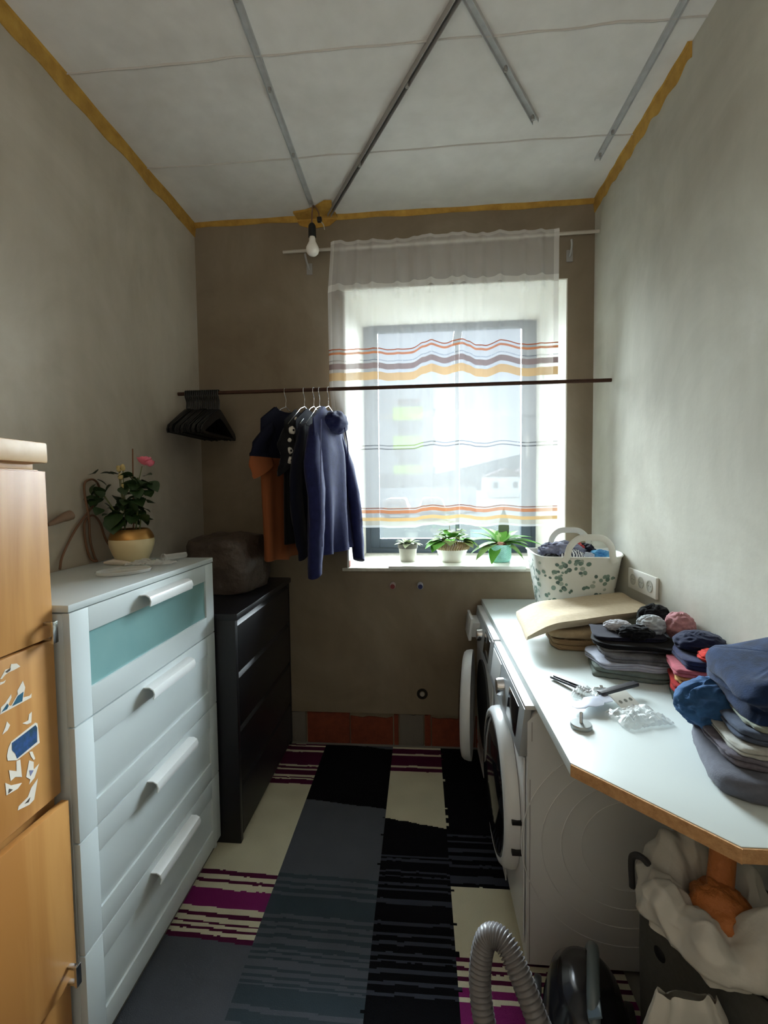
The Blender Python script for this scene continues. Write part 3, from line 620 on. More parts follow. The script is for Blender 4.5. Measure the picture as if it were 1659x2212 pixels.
# ------------------------------------------------------------------ clear plastic bits on the white dresser
tz = 1.2405
t = MB(); t.lathe([(.075, .001), (.082, .0015), (.086, .012), (.0835, .0125), (.080, .004), (.074, .003)], (0, 0, 0), 40)
def lay(mb, M): mb.v = [tuple(M @ Vector(v)) for v in mb.v]; return mb
lay(t, Matrix.Translation((-1.005, 1.475, tz)) @ Matrix.Rotation(.9, 4, 'Z') @ Matrix.Diagonal((1.0, .75, 1, 1)))
tag(t.build('plastic_tray', FILM, smooth=True), 'shallow clear plastic lid at the front of the white dresser top', 'lid')
t = MB(); P0, P1 = Vector((-.998, 1.70, tz+.017)), Vector((-.955, 1.79, tz+.017)); dv = P1-P0
t.tube([P0, P0+dv*.06, P0+dv*.1, P0+dv*.9, P1], [.016, .016, .0125, .011, .011], 20, caps=False)
tag(t.build('plastic_tube', CLEAR, smooth=True), 'clear plastic tube lying near the right end of the white dresser', 'tube')
for p, r, n in ((P0, .016, 'a'), (P1, .011, 'b')):
    pass
t = MB(); t.grid(lambda u, v: (-1.10+.17*u, 1.60+.07*v+.02*u, tz+.004+.028*abs(noise.noise(Vector((u*5, v*4, 1))))*(1-abs(2*u-1)**3)*(1-abs(2*v-1)**3)+.010*abs(noise.noise(Vector((u*11, v*9, 5))))), 24, 14)
tag(t.build('crumpled_film', FILM, smooth=True), 'crumpled scrap of clear film lying in front of the cream and gold pot', 'film')
t = MB(); t.tube([(-1.185, 1.625, tz+.010), (-1.15, 1.630, tz+.012), (-1.11, 1.632, tz+.009), (-1.075, 1.630, tz+.007)], [.005, .011, .008, .005], 10)
tag(t.build('white_spatula', mat('milky_plastic', (216, 208, 196), .35), smooth=True), 'small milky white plastic scoop left of the cream and gold pot foot', 'scoop')

# ------------------------------------------------------------------ clothes rod, hangers, garments
RY, RZZ = 2.398, 2.034
t = MB(); t.tube([(XL-.0, RY, RZZ-.002), (XR, RY, RZZ+.004)], .0095, 12)
t = tag(t.build('clothes_rod', RUST, smooth=True), 'rusty brown iron rod spanning the room in front of the curtain', 'clothes rod')
def hanger_pts(hw, hh, ang):
    u = Vector((cos(ang), sin(ang), 0))
    return u
def hanger(x, ang, m, lab, group, hw=.2, drop=.085, r=.0019, thick=False, y=RY):
    u = Vector((cos(ang), sin(ang), 0)); o = Vector((x, y, RZZ)); th = thing('clothes_hanger', lab, 'hanger', o, group)
    hk = [o+u*(.013*cos(a)) + Vector((0, 0, .0005+.013*sin(a))) for a in [(-.35+k*(pi+.5)/10) for k in range(11)]]
    hk = hk[::-1] if False else hk
    R_ = .0125
    hk = [o+u*(R_*cos(a))+Vector((0, 0, R_*sin(a)-.0005)) for a in [-.5+(pi+.5)*k/10 for k in range(11)]]
    path = hk + [o+u*(-R_*.9)+Vector((0, 0, -.018)), o+u*(.004)+Vector((0, 0, -.045)), o+Vector((0, 0, -drop+.014)), o+Vector((0, 0, -drop))]
    MB().tube(bz(path, 60), r, 8).build('hook', CHROME if not thick else m, th, smooth=True)
    zt = -drop; ze = -drop-.115
    if thick:
        b = MB(); out = [(-.014, zt+.004), (.014, zt+.004), (.06, zt-.022), (hw-.01, ze+.012), (hw, ze-.004), (hw-.006, ze-.014), (-hw+.006, ze-.014), (-hw, ze-.004), (-hw+.01, ze+.012), (-.06, zt-.022)]
        inn = [(0, zt-.016), (.055, zt-.040), (hw-.035, ze), (-hw+.035, ze), (-.055, zt-.040)]
        nrm = Vector((-u.y, u.x, 0)); big = [out[0], out[1], out[2], out[3], out[4], out[5], out[6], out[7], out[8], out[9]]
        sh_ = [(hw, ze-.006), (hw-.012, ze+.016), (.06, zt-.020), (.014, zt+.006), (-.014, zt+.006), (-.06, zt-.020), (-hw+.012, ze+.016), (-hw, ze-.006), (-hw+.006, ze-.024), (-.05, zt-.058), (0, zt-.040), (.05, zt-.058), (hw-.006, ze-.024)]
        b.prism(sh_, lambda p, q, w: o+u*p+nrm*w+Vector((0, 0, q)), -.0042, .0042)
        b.box(-hw+.02, hw-.02, -.003, .003, ze-.022, ze-.012, M=Matrix.Translation(o) @ Matrix.Rotation(ang, 4, 'Z')); b.build('shoulder_frame', m, th, smooth=True)
    else:
        pts = [o+Vector((0, 0, zt)), o+u*.05+Vector((0, 0, zt-.018)), o+u*hw+Vector((0, 0, ze)), o+u*(hw-.01)+Vector((0, 0, ze-.008)), o-u*(hw-.01)+Vector((0, 0, ze-.008)), o-u*hw+Vector((0, 0, ze)), o-u*.05+Vector((0, 0, zt-.018))]
        MB().tube(pts, r, 6, loop=True).build('shoulder_frame', m, th, smooth=True)
    return th
for k in range(18):
    lab = 'black empty hanger bunched with others at the left end of the rod'
    if k == 17: lab = 'black empty hanger at the right side of the black hanger bunch'
    hanger(-1.245+.0104*k, radians(90+rr.uniform(-1.2, 1.2)), BLACKP, lab, 'bunched empty hangers', .205+rr.uniform(-.01, .01), .092+rr.uniform(-.004, .004), .0044, True)
WIRE = mat('bright_wire', (190, 190, 192), .25, .9)
def garment(name, lab, cat, x, ang, ztop, hw, length, mats, zsplit=None, sleeve=.2, sl_ang=.25, sw=.075, t0=.045, seed=1, wf=1.0, bulge=0, hood=False, group=None, y=2.385, far_out=0, neck=.075, hem=None, fa=1.0, sth=1.0):
    u = Vector((cos(ang), sin(ang), 0)); n = Vector((u.y, -u.x, 0)); o = Vector((x, y, 0))        # n looks to +x (the room side)
    def P(a, d, z): return o+u*a+n*d+Vector((0, 0, z))
    b = MB(); nu, nv = 56, 44
    def body(uu, v):
        an = 2*pi*uu; ca, sa = cos(an), sin(an)
        W_ = hw*(.93+.07*v*wf + .02*sin(v*5+seed)); ca2 = math.copysign(abs(ca)**.8, ca)
        a = ca2*W_
        zt = ztop - .60*max(0, abs(a)-neck) - (.035*max(0, 1-(a/neck)**2) if abs(a) < neck else 0)*(1 if sa > 0 else .4)
        z = zt + (ztop-length-zt)*v
        T = t0*(.25+.75*min(1, v*3.5))*(1+.5*v)
        fld = noise.noise(Vector((a*9+seed, z*1.3, seed+sa)))*.028*fa*(.3+v) + .010*fa*sin(a*42+seed*2+3*v)*v
        d = math.copysign(abs(sa)**.75, sa)*T + fld + bulge*v*(1-abs(ca))
        return P(a, d, z+.012*noise.noise(Vector((a*8, seed, 3)))*v)
    b.grid(body, nu, nv, closed=True)
    for sgn in (-1, 1):
        sh = Vector((sgn*(hw*.90), 0, ztop-.60*(hw*.90-neck)-.06)); ln = sleeve
        pts = []; rad = []
        for k in range(17):
            q = k/16; aa = sl_ang*(1-.7*q)
            pts.append((sgn*(hw*.72+hw*.20*min(1, q*5)+ sin(sl_ang)*ln*q*(1-.35*q)), (.012*sin(q*6+seed)+ (far_out if sgn > 0 else .02)*q), sh.z + .035 - .035*min(1, q*5) - ln*q*cos(sl_ang*.6)))
        rg = []
        for k, (a, d, z) in enumerate(pts):
            q = k/16; g_ = min(1, .45+.2*k); wv = (sw*(1-.25*q) if sleeve > .35 else sw)*g_; tv = (.038 if sleeve > .35 else .024)*(1-.15*q)*g_*sth
            if sleeve > .35 and q > .93: wv *= .75
            ring = []
            for i in range(18):
                an = 2*pi*i/18; nz = 1+.18*noise.noise(Vector((cos(an)*2, sin(an)*2, q*9+seed)))
                ring.append(P(a+wv*.5*cos(an)*nz*1.1, d+tv*sin(an)*nz, z+.5*wv*cos(an)*sgn*-.5))
            rg.append(ring)
        b.rings(rg)
    if hood:
        b.blob(P(.02, .030, ztop-.075), (.110, .048, .052), seed, .30, 1.8, M=RZ(ang), ridge=True, nu=28, nv=16)
    if zsplit is not None:
        for i, f in enumerate(b.f):
            zc = sum(b.v[q][2] for q in f)/len(f); ac = (Vector(b.v[f[0]])-o).dot(u); b.m[i] = 1 if zc < zsplit+.04*(abs(ac) > hw*.8) else 0
    if hem: pass
    b.v = [(v[0], min(v[1], D-.014), v[2]) for v in b.v]
    ob = b.build(name, mats, smooth=True, sharp=70); tag(ob, lab, cat, group)
    return ob, P
NAVYT = fabric('navy_jersey', (20, 22, 38)); ORANGE = fabric('rust_orange_jersey', (132, 76, 46))
TWOT = mat('two_tone_jersey', (132, 76, 46), .95, bump=(260, .35, .002), spec=.15); nt = TWOT.node_tree; tcn = nt.nodes.new('ShaderNodeTexCoord'); sx_ = nt.nodes.new('ShaderNodeSeparateXYZ'); gt = nt.nodes.new('ShaderNodeMath'); gt.operation = 'GREATER_THAN'; gt.inputs[1].default_value = .515
mxn = nt.nodes.new('ShaderNodeMix'); mxn.data_type = 'RGBA'; mxn.inputs[6].default_value = lin((132, 76, 46)); mxn.inputs[7].default_value = lin((20, 22, 38))
nt.links.new(tcn.outputs['Object'], sx_.inputs[0]); nt.links.new(sx_.outputs[2], gt.inputs[0]); nt.links.new(gt.outputs[0], mxn.inputs[0]); nt.links.new(mxn.outputs[2], nt.nodes['Principled BSDF'].inputs['Base Color']); BLK = fabric('black_jersey', (13, 13, 17)); NAVYS = fabric('navy_knit', (18, 20, 36)); HOOD = fabric('indigo_sweat', (34, 38, 80), (26, 30, 64))
hanger(-.705, radians(75), WIRE, 'wire hanger carrying the navy and orange shirt', 'wire hangers', .19, .085)
garment('t_shirt', 'navy and rust orange short sleeved shirt hanging left of the dark clothes', 't-shirt', -.705, radians(75), 1.935, .235, .77, [TWOT], None, .20, .22, .15, .026, 1, .3, neck=.09, fa=.8)
xs_ = [(-.605, 79, 'wire hanger carrying the black shirt with white marks'), (-.555, 82, 'wire hanger carrying the plain navy jumper'), (-.525, 82, 'empty-shouldered wire hanger between navy jumper and indigo hoodie'), (-.478, 80, 'wire hanger carrying the indigo hoodie, rightmost on the rod')]
for x, a, l in xs_: hanger(x, radians(a), WIRE, l, 'wire hangers', .19, .085)
g, Pm = garment('patterned_shirt', 'black shirt with small white marks down its edge, beside the orange shirt', 'shirt', -.612, radians(79), 1.925, .225, .68, [BLK], None, .18, .15, .13, .014, 5, .0, fa=.35, sth=.7)
MARK = fabric('white_print', (214, 210, 200))
for k, (a, z) in enumerate(((-.140, 1.86), (-.185, 1.80), (-.212, 1.75), (-.215, 1.70), (-.212, 1.655))):
    s_ = (.5, 1.1, .6, 1.0, 1.0)[k]; c_ = Pm(a-.012, .036, z); bb = MB(); bb.blob(c_, (.016*s_, .014*s_, .017*s_), k, .25, 3, nu=10, nv=8); bb.build('white_mark', MARK, g, smooth=True)
    if s_ > .9: MB().blob(c_+Vector((.010, -.010, -.001)), (.005, .007, .006), k, 0, 1, nu=8, nv=6).build('black_dot', BLK, g, smooth=True)
garment('navy_jumper', 'plain dark navy jumper hanging between the patterned shirt and the hoodie', 'jumper', -.556, radians(80), 1.93, .225, .74, [NAVYS], None, .60, .06, .11, .014, 8, .0, fa=.35, sth=.6)
h_, Ph = garment('indigo_hoodie', 'indigo blue hooded sweatshirt with long sleeves, rightmost garment on the rod', 'hoodie', -.470, radians(80), 1.935, .235, .74, [HOOD], None, .68, .05, .125, .036, 11, .2, .012, hood=True, far_out=.085, fa=1.4, y=2.365)
PIPE = fabric('pale_piping', (104, 110, 150))
MB().tube(bz([Ph(-.235, .052, 1.84), Ph(-.262, .058, 1.65), Ph(-.268, .060, 1.45), Ph(-.268, .060, 1.25)], 24), .0028, 6).build('piping', PIPE, h_, smooth=True)
MB().tube(bz([Ph(.02, .075, 1.84), Ph(.04, .085, 1.74), Ph(.05, .082, 1.62)], 14), .003, 6).build('drawstring', HOOD, h_, smooth=True)

# ------------------------------------------------------------------ window sill: board and three plants
sb = MB().box(-.188, .575, 2.585, 2.90, 1.0585, 1.076); tag(sb.build('white_board', mat('white_board', (226, 228, 222), .5), bevel=.002), 'white board lying on the window sill under the three plants', 'board')
SZ = 1.0765
def lz(prof, c, m, name, parent, n=36, **k): return MB().lathe(prof, c, n, **k).build(name, m, parent, smooth=True)
c = (-.083, 2.765, SZ); t = thing('succulent_pot', 'small pale leaved plant in a glass pot of grey soil, leftmost on the sill board', 'potted plant', c)
lz([(.043, 0), (.0465, .004), (.0565, .098), (.0585, .104), (.056, .104), (.054, .098)], c, mat('chalky_pot', (176, 174, 160), .6, var=(16, (150, 148, 134), .25)), 'pot', t)
lz([(.0588, .080), (.0605, .104), (.058, .106), (.052, .098), (.001, .099)], c, mat('wet_soil_band', (92, 90, 82), .8), 'soil', t)
LP = leafmesh('pale_leaf', LEAFP, .35, .2, .28)
for k in range(17):
    a = k*2.4; leaf(LP, t, Vector(c)+Vector((.012*cos(a), .012*sin(a), .104)), a-pi/2, 1.0-.055*k, .050+.0022*k, .95)
c = (.180, 2.765, SZ); t = thing('violet_pot', 'bushy green plant in a white ribbed pot, middle of the sill board', 'potted plant', c)
WP = mat('white_pot', (226, 224, 214), .5)
lz([(.060, 0), (.064, .004)] + [(.066+.030*(i/9)+(.0022 if i % 2 else 0), .008+.075*i/9) for i in range(10)] + [(.094, .083)], c, WP, 'pot', t)
rm = MB()
for k in range(44):
    a = 2*pi*k/44; rm.tube([Vector(c)+Vector((r*cos(a+d), r*sin(a+d), z)) for r, d, z in ((.095, 0, .078), (.104, .05, .092), (.099, .10, .108))], .0068, 5)
rm.build('woven_rim', mat('straw_rim', (168, 148, 112), .8, var=(60, (128, 106, 74), .3)), t, smooth=True)
lz([(.094, .083), (.05, .092), (.001, .093)], c, SOIL, 'soil', t)
LG = leafmesh('round_leaf', LEAFG, .3, .2, .55); LG2 = leafmesh('dull_leaf', mat('dull_leaf', (98, 116, 66), .8, spec=.15), .3, .25, .5)
for k in range(22):
    a = k*2.4; r = .02+.0035*k; leaf(LG if k % 3 else LG2, t, Vector(c)+Vector((r*cos(a), r*sin(a), .118+.03*(1-k/22))), a-pi/2, .9-.055*k, .062+.001*k, .95)
for k in range(16):
    a = k*1.9; p = Vector(c)+Vector((.05*cos(a), .05*sin(a), .165+.02*sin(k*3))); leaf(LG2, t, p, a-pi/2, .5*sin(k), .040, .9)
for k in range(9):                              # thin palm-like spray behind the curtain
    leaf(LG2, t, Vector(c)+Vector((-.015, .05, .21+.012*k)), (-1.4 if k % 2 else 1.4)+.2*sin(k), .4, .055, .22)
MB().tube(bz([Vector(c)+Vector((0, .02, .09)), Vector(c)+Vector((-.01, .045, .2)), Vector(c)+Vector((-.02, .05, .32))], 8), .002, 6).build('stem', STEMM, t, smooth=True)
for az, el, ln in ((1.9, -.1, .11), (2.35, -.35, .10), (-2.0, .1, .09)): leaf(LG, t, Vector(c)+Vector((-.06 if az > 0 else .05, -.03, .125)), az, el, ln, .8)
c = (.462, 2.765, SZ); t = thing('staghorn_pot', 'long leaved fern in a turquoise patterned pot, rightmost on the sill board', 'potted plant', c)
TQ = mat('turquoise_glaze', (122, 186, 178), .35, var=(40, (150, 204, 196), .3))
lz([(.055, 0), (.060, .003), (.0635, .012), (.0655, .095), (.0655, .102), (.062, .102), (.060, .095)], c, TQ, 'pot', t)
hr = MB()
for k in range(20):
    a = 2*pi*k/20
    for q in range(7):
        z = .018+.0115*q
        for sg in (-1, 1): hr.tube([Vector(c)+Vector((.0650*cos(a+d*sg*.157), .0650*sin(a+d*sg*.157), z+e)) for d, e in ((0, 0), (1, .009))], .0012, 4)
o = hr.build('herringbone_relief', mat('turquoise_relief', (164, 212, 204), .4), t); o['kind'] = 'stuff'
lz([(.060, .092), (.03, .112), (.001, .116)], c, mat('brown_roots', (112, 70, 44), .9, bump=(60, 1, .01)), 'root_ball', t)
LS = leafmesh('frond', LEAFG, .42, .22, .26, 1.0, .08); LS2 = leafmesh('pale_frond', mat('pale_frond', (140, 170, 112), .75, spec=.15, var=(20, (112, 150, 84), .3)), .5, .2, .24)
for az, el, ln, m_ in ((1.35, .75, .16, LS), (1.75, .45, .19, LS), (1.15, 1.05, .15, LS), (2.1, -.05, .17, LS2), (2.55, -.45, .14, LS), (1.7, .1, .16, LS2), (-1.4, .55, .18, LS), (-1.6, .1, .20, LS), (-1.15, .35, .17, LS2), (-1.9, -.25, .15, LS), (-.9, .8, .15, LS), (.3, 1.0, .13, LS2), (-.3, .95, .14, LS), (-1.75, .35, .22, LS), (-2.2, .0, .13, LS2)):
    leaf(m_, t, Vector(c)+Vector((.012*-sin(az), .012*cos(az), .108)), az, el, ln, 1)
leaf(leafmesh('tall_frond', LEAFD, .1, .1, .16), t, Vector(c)+Vector((.035, .07, .11)), -.15, 1.5, .20, 1)

# ------------------------------------------------------------------ pipe stubs, waste outlet, socket
for x, col, lab in ((-.167, (120, 44, 46), 'water pipe stub with a red cap on the back wall below the window'), (-.009, (34, 40, 86), 'water pipe stub with a blue cap on the back wall below the window')):
    t = thing('pipe_stub', lab, 'pipe', (x, D-.03, .955))
    MB().cyl((x, D-.040, .957), (x, D, .960), .0165, 18).build('pipe', mat('stub_ring', (176, 160, 156) if x < -.1 else (190, 194, 204), .5), t, smooth=True)
    MB().cyl((x, D-.046, .9565), (x, D-.039, .957), .0135, 18).build('cap', mat('stub_cap', col, .5), t, smooth=True)
    MB().lathe([(.021, 0), (.025, .002), (.026, .005), (.018, .006)], (0, 0, 0), 20, M=Matrix.Translation((x, D-.0005, .96)).to_3x3() if False else Matrix.Rotation(radians(90), 3, 'X')).build
t = thing('waste_outlet', 'dark wall hole with a grey drain pipe end low on the back wall', 'pipe', (-.003, D, .317))
rg = MB(); n = 18
outer = [(.032*(1+.12*noise.noise(Vector((k, 1, 0))))*cos(2*pi*k/n), .032*(1+.15*noise.noise(Vector((k, 5, 0))))*sin(2*pi*k/n)) for k in range(n)]
rg.rings([[(-.003+a*s_, y, .317+b_*s_) for a, b_ in outer] for s_, y in ((1, D-.0006), (.98, D-.003), (.55, D-.002), (.5, D-.0006))], caps=False); rg.build('rough_hole', mat('hole_dark', (30, 28, 26), 1), t)
MB().cyl((-.003, D-.012, .318), (-.003, D-.0006, .318), .012, 14).build('pipe', mat('outlet_grey', (150, 146, 136), .6), t, smooth=True)
t = thing('wall_socket', 'white triple wall socket on the right wall above the clothes', 'socket', (XR, 2.03, 1.10))
SW = mat('socket_white', (232, 232, 226), .35); SG = mat('socket_well', (186, 188, 180), .5)
MB().box(XR-.012, XR, 1.905, 2.152, 1.058, 1.146).build('cover_frame', SW, t, bevel=.003)
for k in range(3):
    y = 2.0285+(k-1)*.0745
    q = MB().lathe([(.0245, 0), (.0245, .002), (.0205, .002), (.0195, -.0015), (.001, -.0015)], (XR-.0125, y, 1.102), 24, M=Matrix.Rotation(radians(-90), 3, 'Y')).build('outlet', SG, t, smooth=True)
    for s_ in (-1, 1): MB().cyl((XR-.0127, y+s_*.0095, 1.102), (XR-.0105, y+s_*.0095, 1.102), .0025, 8).build('contact_hole', BLACKP, q)

# ------------------------------------------------------------------ washing machine and dryer
MWHITE = mat('machine_white', (206, 209, 210), .3); MGREY = mat('panel_silver', (170, 176, 180), .35, .3); DKG = mat('dark_door_glass', (20, 20, 24), .08, spec=.8); DISP = mat('display_black', (16, 18, 24), .12); CHR = mat('door_chrome', (150, 152, 156), .25, .8); SEAMM = mat('machine_seam', (120, 120, 122), .5)
def machine(y0, lab, ajar, drawer_open):
    x0, y1, yc = .300, y0+.598, y0+.299
    t = thing('washing_machine', lab, 'washing machine', (.6, yc, .006), 'machines under the worktop')
    b = MB(); b.prism([(x0+.016, .02), (.90, .02), (.90, .835), (x0+.05, .835), (x0+.016, .80)], lambda u, v, w: (u, w, v), y0, y1); b.build('body', MWHITE, t, bevel=.008)
    for (a, c_) in ((x0+.06, y0+.06), (x0+.06, y1-.06), (.85, y0+.06), (.85, y1-.06)): MB().cyl((a, c_, .006), (a, c_, .022), .02, 14).build('foot', BLACKP, t)
    MB().box(x0+.010, .90, y0+.001, y1-.001, .836, .8505).build('lid', MWHITE, t, bevel=.004)
    MB().prism([(x0+.014, .690), (x0-.008, .690), (x0+.009, .838), (x0+.03, .838)], lambda u, v, w: (u, w, v), y0+.003, y1-.003).build('control_panel', MGREY, t, bevel=.002)
    def onpanel(z): return x0-.008+.017*(z-.690)/.148
    MB().prism([(onpanel(.715)+.004, .715), (onpanel(.715)-.0015, .715), (onpanel(.815)-.0015, .815), (onpanel(.815)+.004, .815)], lambda u, v, w: (u, w, v), y0+.07, y0+.225).build('display', DISP, t, bevel=.001)
    MB().tube([(onpanel(.765)+.002, yc+.035, .765), (onpanel(.765)-.016, yc+.035, .765), (onpanel(.765)-.024, yc+.035, .765), (onpanel(.765)-.026, yc+.035, .765)], [.033, .032, .029, .022], 28).build('knob', CHROME, t, smooth=True)
    dw = .052 if drawer_open else .0015
    q = MB(); q.prism([(onpanel(.71)-dw, .71), (onpanel(.82)-dw, .825), (onpanel(.82)-dw+.014, .825), (onpanel(.71)-dw+.014, .71)], lambda u, v, w: (u, w, v), y1-.20, y1-.01)
    if drawer_open: q.box(onpanel(.77)-dw+.012, x0+.004, y1-.185, y1-.025, .725, .80)
    q.build('detergent_drawer', MWHITE, t, bevel=.002)
    MB().box(x0+.008, x0+.0135, y0+.012, y1-.012, .08, .682).build('front_panel', MWHITE, t, bevel=.004)
    MB().box(x0+.006, x0+.010, y0+.30, y1-.04, .03, .072).build('service_flap', MWHITE, t, bevel=.003)
    MB().cyl((x0+.012, yc, .42), (x0-.001, yc, .42), .215, 40).build('drum_opening', mat('gasket', (60, 62, 64), .7) if ajar else BLACKP, t)
    # door: rounded ring, glass bowl
    M = Matrix.Identity(4)
    if ajar: M = Matrix.Translation((x0, yc+.26, 0)) @ Matrix.Rotation(-.16, 4, 'Z') @ Matrix.Translation((-x0, -yc-.26, 0)) @ Matrix.Translation((-.012, 0, 0))
    def ring(prof):                             # prof: (radius, out towards the room)
        b = MB(); b.rings([[M @ Vector((x0-o_, yc+r*cos(2*pi*k/64), .42+r*sin(2*pi*k/64))) for k in range(64)] for r, o_ in prof], caps=False); return b
    d = ring([(.262, -.006), (.263, .006), (.258, .028), (.248, .039), (.237, .042), (.229, .037), (.229, .0), (.262, -.006)]).build('door', MWHITE, t, smooth=True, sharp=60)
    ring([(.2315, .039), (.227, .0425), (.219, .041), (.218, .034)]).build('door_trim', CHR, d, smooth=True)
    ring([(.2235, .037), (.20, .046), (.15, .056), (.08, .061), (.002, .062)]).build('door_glass', DKG, d, smooth=True)
    for zz in (.36, .46) if not ajar else ():
        MB().box(x0-.022, x0+.008, yc-.268, yc-.252, zz-.012, zz+.0, M=None).build('hinge', BLACKP, d, bevel=.001)
    if not ajar:                                # embossed side panel, facing the room entrance
        for r in (.14, .20, .26, .32):
            b = MB(); b.tube([(.62+r*cos(2*pi*k/56), y0+.0006, .42+min(r, .33)*sin(2*pi*k/56)) for k in range(56)], .0022, 6, loop=True); b.build('side_embossing', MWHITE, t, smooth=True)
        MB().box(x0+.0245, x0+.0262, y0-.0006, y0+.002, .03, .62).build('side_seam', SEAMM, t); MB().box(x0+.030, x0+.0315, y0-.0006, y0+.002, .74, .80).build('side_seam', SEAMM, t)
machine(1.400, 'white front loading machine nearest the camera, door closed', False, False)
machine(2.018, 'white front loading machine next to the back wall, door ajar and drawer pulled out', True, True)

# ------------------------------------------------------------------ worktop
TOPW = mat('white_laminate', (198, 207, 206), .38); CHIP = mat('raw_chipboard', (206, 162, 114), .9, var=(70, (160, 116, 74), .3), bump=(200, .6, .003))
wt = thing('worktop', 'white laminate worktop with a cut corner over the washing machines', 'worktop', (.65, 1.7, .853))
poly = [(.337, 2.637), (.337, 1.060), (.555, .825), (XR-.001, .825), (XR-.001, 2.637)]
MB().prism(poly, lambda u, v, w: (u, v, w), .8515, .881).build('board', TOPW, wt, bevel=.0015)
MB().prism([(.3385, 1.0575), (.3355, 1.0545), (.5535, .8195), (.5565, .8225)], lambda u, v, w: (u, v, w), .8525, .8795).build('cut_edge', CHIP, wt)
MB().box(.5555, XR-.001, .8215, .825, .8525, .8795).build('cut_edge', CHIP, wt)
WZ = .8815

# ------------------------------------------------------------------ laundry basket
BC = Vector((.738, 2.33, WZ)); BA = radians(-3)
bt = thing('laundry_basket', 'white plastic laundry basket printed with green leaves, standing on the worktop by the window', 'basket', BC)
BMAT = mat('basket_white', (228, 230, 224), .4); nt = BMAT.node_tree; N = nt.nodes.new; L = nt.links.new
tc = N('ShaderNodeTexCoord'); geo = N('ShaderNodeNewGeometry')
bcol = None
PRN = [mat('printed_leaf_%d' % k, c_, .5) for k, c_ in enumerate(((104, 132, 122), (128, 152, 142), (84, 108, 104), (168, 180, 170)))]
def brim(a, v, inset=0):                        # point on the basket wall: a angle, v 0..1 up
    hx, hy = .155+.048*v-inset, .122+.042*v-inset; e = .42
    ca, sa = cos(a), sin(a); p = Vector((math.copysign(abs(ca)**e, ca)*hx, math.copysign(abs(sa)**e, sa)*hy, 0))
    rise = .012*max(0, abs(ca)**6)*v*1.0
    return BC + RZ(BA) @ p + Vector((0, 0, .306*v + rise))
b = MB(); n = 72
b.rings([[brim(2*pi*k/n, v, 0) for k in range(n)] for v in (0, .03, .2, .4, .6, .8, .97, 1.0)] + [[brim(2*pi*k/n, v, i) for k in range(n)] for v, i in ((1.012, .002), (1.0, .006), (.8, .006), (.4, .006), (.04, .006))], caps=True)
b.build('tub', BMAT, bt, smooth=True, sharp=60)
rimb = MB(); rimb.tube([brim(2*pi*k/n, 1.0, -.001) for k in range(n)], .0042, 8, loop=True); rimb.build('rim', BMAT, bt, smooth=True)
for sgn in (-1, 1):
    yy = sgn*.164; hb_ = MB(); w0, w1, hh = .100, .072, .098
    o_ = lambda a, z: BC + RZ(BA) @ Vector((a+.035, yy*(1+.12*max(0, z-.28)/.1), 0)) + Vector((0, 0, z))
    prof = [(-w0-.012, .285), (-w0, .31), (-w0+.012, .36), (-.052, .396), (0, .402), (.052, .396), (w0-.012, .36), (w0, .31), (w0+.012, .285)]
    pts = bz([o_(a, z) for a, z in prof], 64); rgs = []
    for i, p in enumerate(pts):
        tt = (pts[min(i+1, len(pts)-1)]-pts[max(i-1, 0)]).normalized(); nn = Vector((0, 1, 0)); bb_ = tt.cross(nn).normalized()
        wd = .015
        rgs.append([p + bb_*wd*ca + nn*.0045*sa for ca, sa in [(cos(2*pi*q/10), sin(2*pi*q/10)) for q in range(10)]])
    hb_.rings(rgs); hb_.build('handle', BMAT, bt, smooth=True)
rb = random.Random(11)
def leafprint(a, v, r, m):
    ctr = brim(a, v); e = 1e-3; ta = (brim(a+e, v)-brim(a-e, v)); ta.normalize(); tv = (brim(a, v+e)-brim(a, v-e)).normalized(); nn = ta.cross(tv).normalized()
    ro = rb.uniform(0, 6.3); k_ = 9; pts = []
    for q in range(k_):
        an = 2*pi*q/k_; rr_ = r*(1+.22*cos(an)); x, y = rr_*cos(an), rr_*.85*sin(an); pts.append((x*cos(ro)-y*sin(ro), x*sin(ro)+y*cos(ro)))
    return [ctr + ta*x + tv*y + nn*.0009 for x, y in pts]
pb = MB()
def facea(side, u):                          # angle on the wall for a fraction along one face
    q = math.copysign(abs(u)**(1/.42), u)
    return -math.acos(max(-1, min(1, q))) if side == 0 else pi - math.asin(max(-1, min(1, q)))
for side, ncl in ((0, 44), (1, 22)):
    for _ in range(ncl):
        u, v = rb.uniform(-.95, .95), rb.uniform(.06, .92)
        for _ in range(rb.choice((1, 1, 2, 4, 6))):
            uu, vv = max(-.97, min(.97, u+rb.gauss(0, .13))), min(.94, max(.05, v+rb.gauss(0, .07))); pb.add(leafprint(facea(side, uu), vv, rb.uniform(.006, .0125), None), [tuple(range(9))], rb.choice((0, 0, 1, 1, 2, 3)))
o = pb.build('printed_leaves', PRN, bt); o['kind'] = 'stuff'

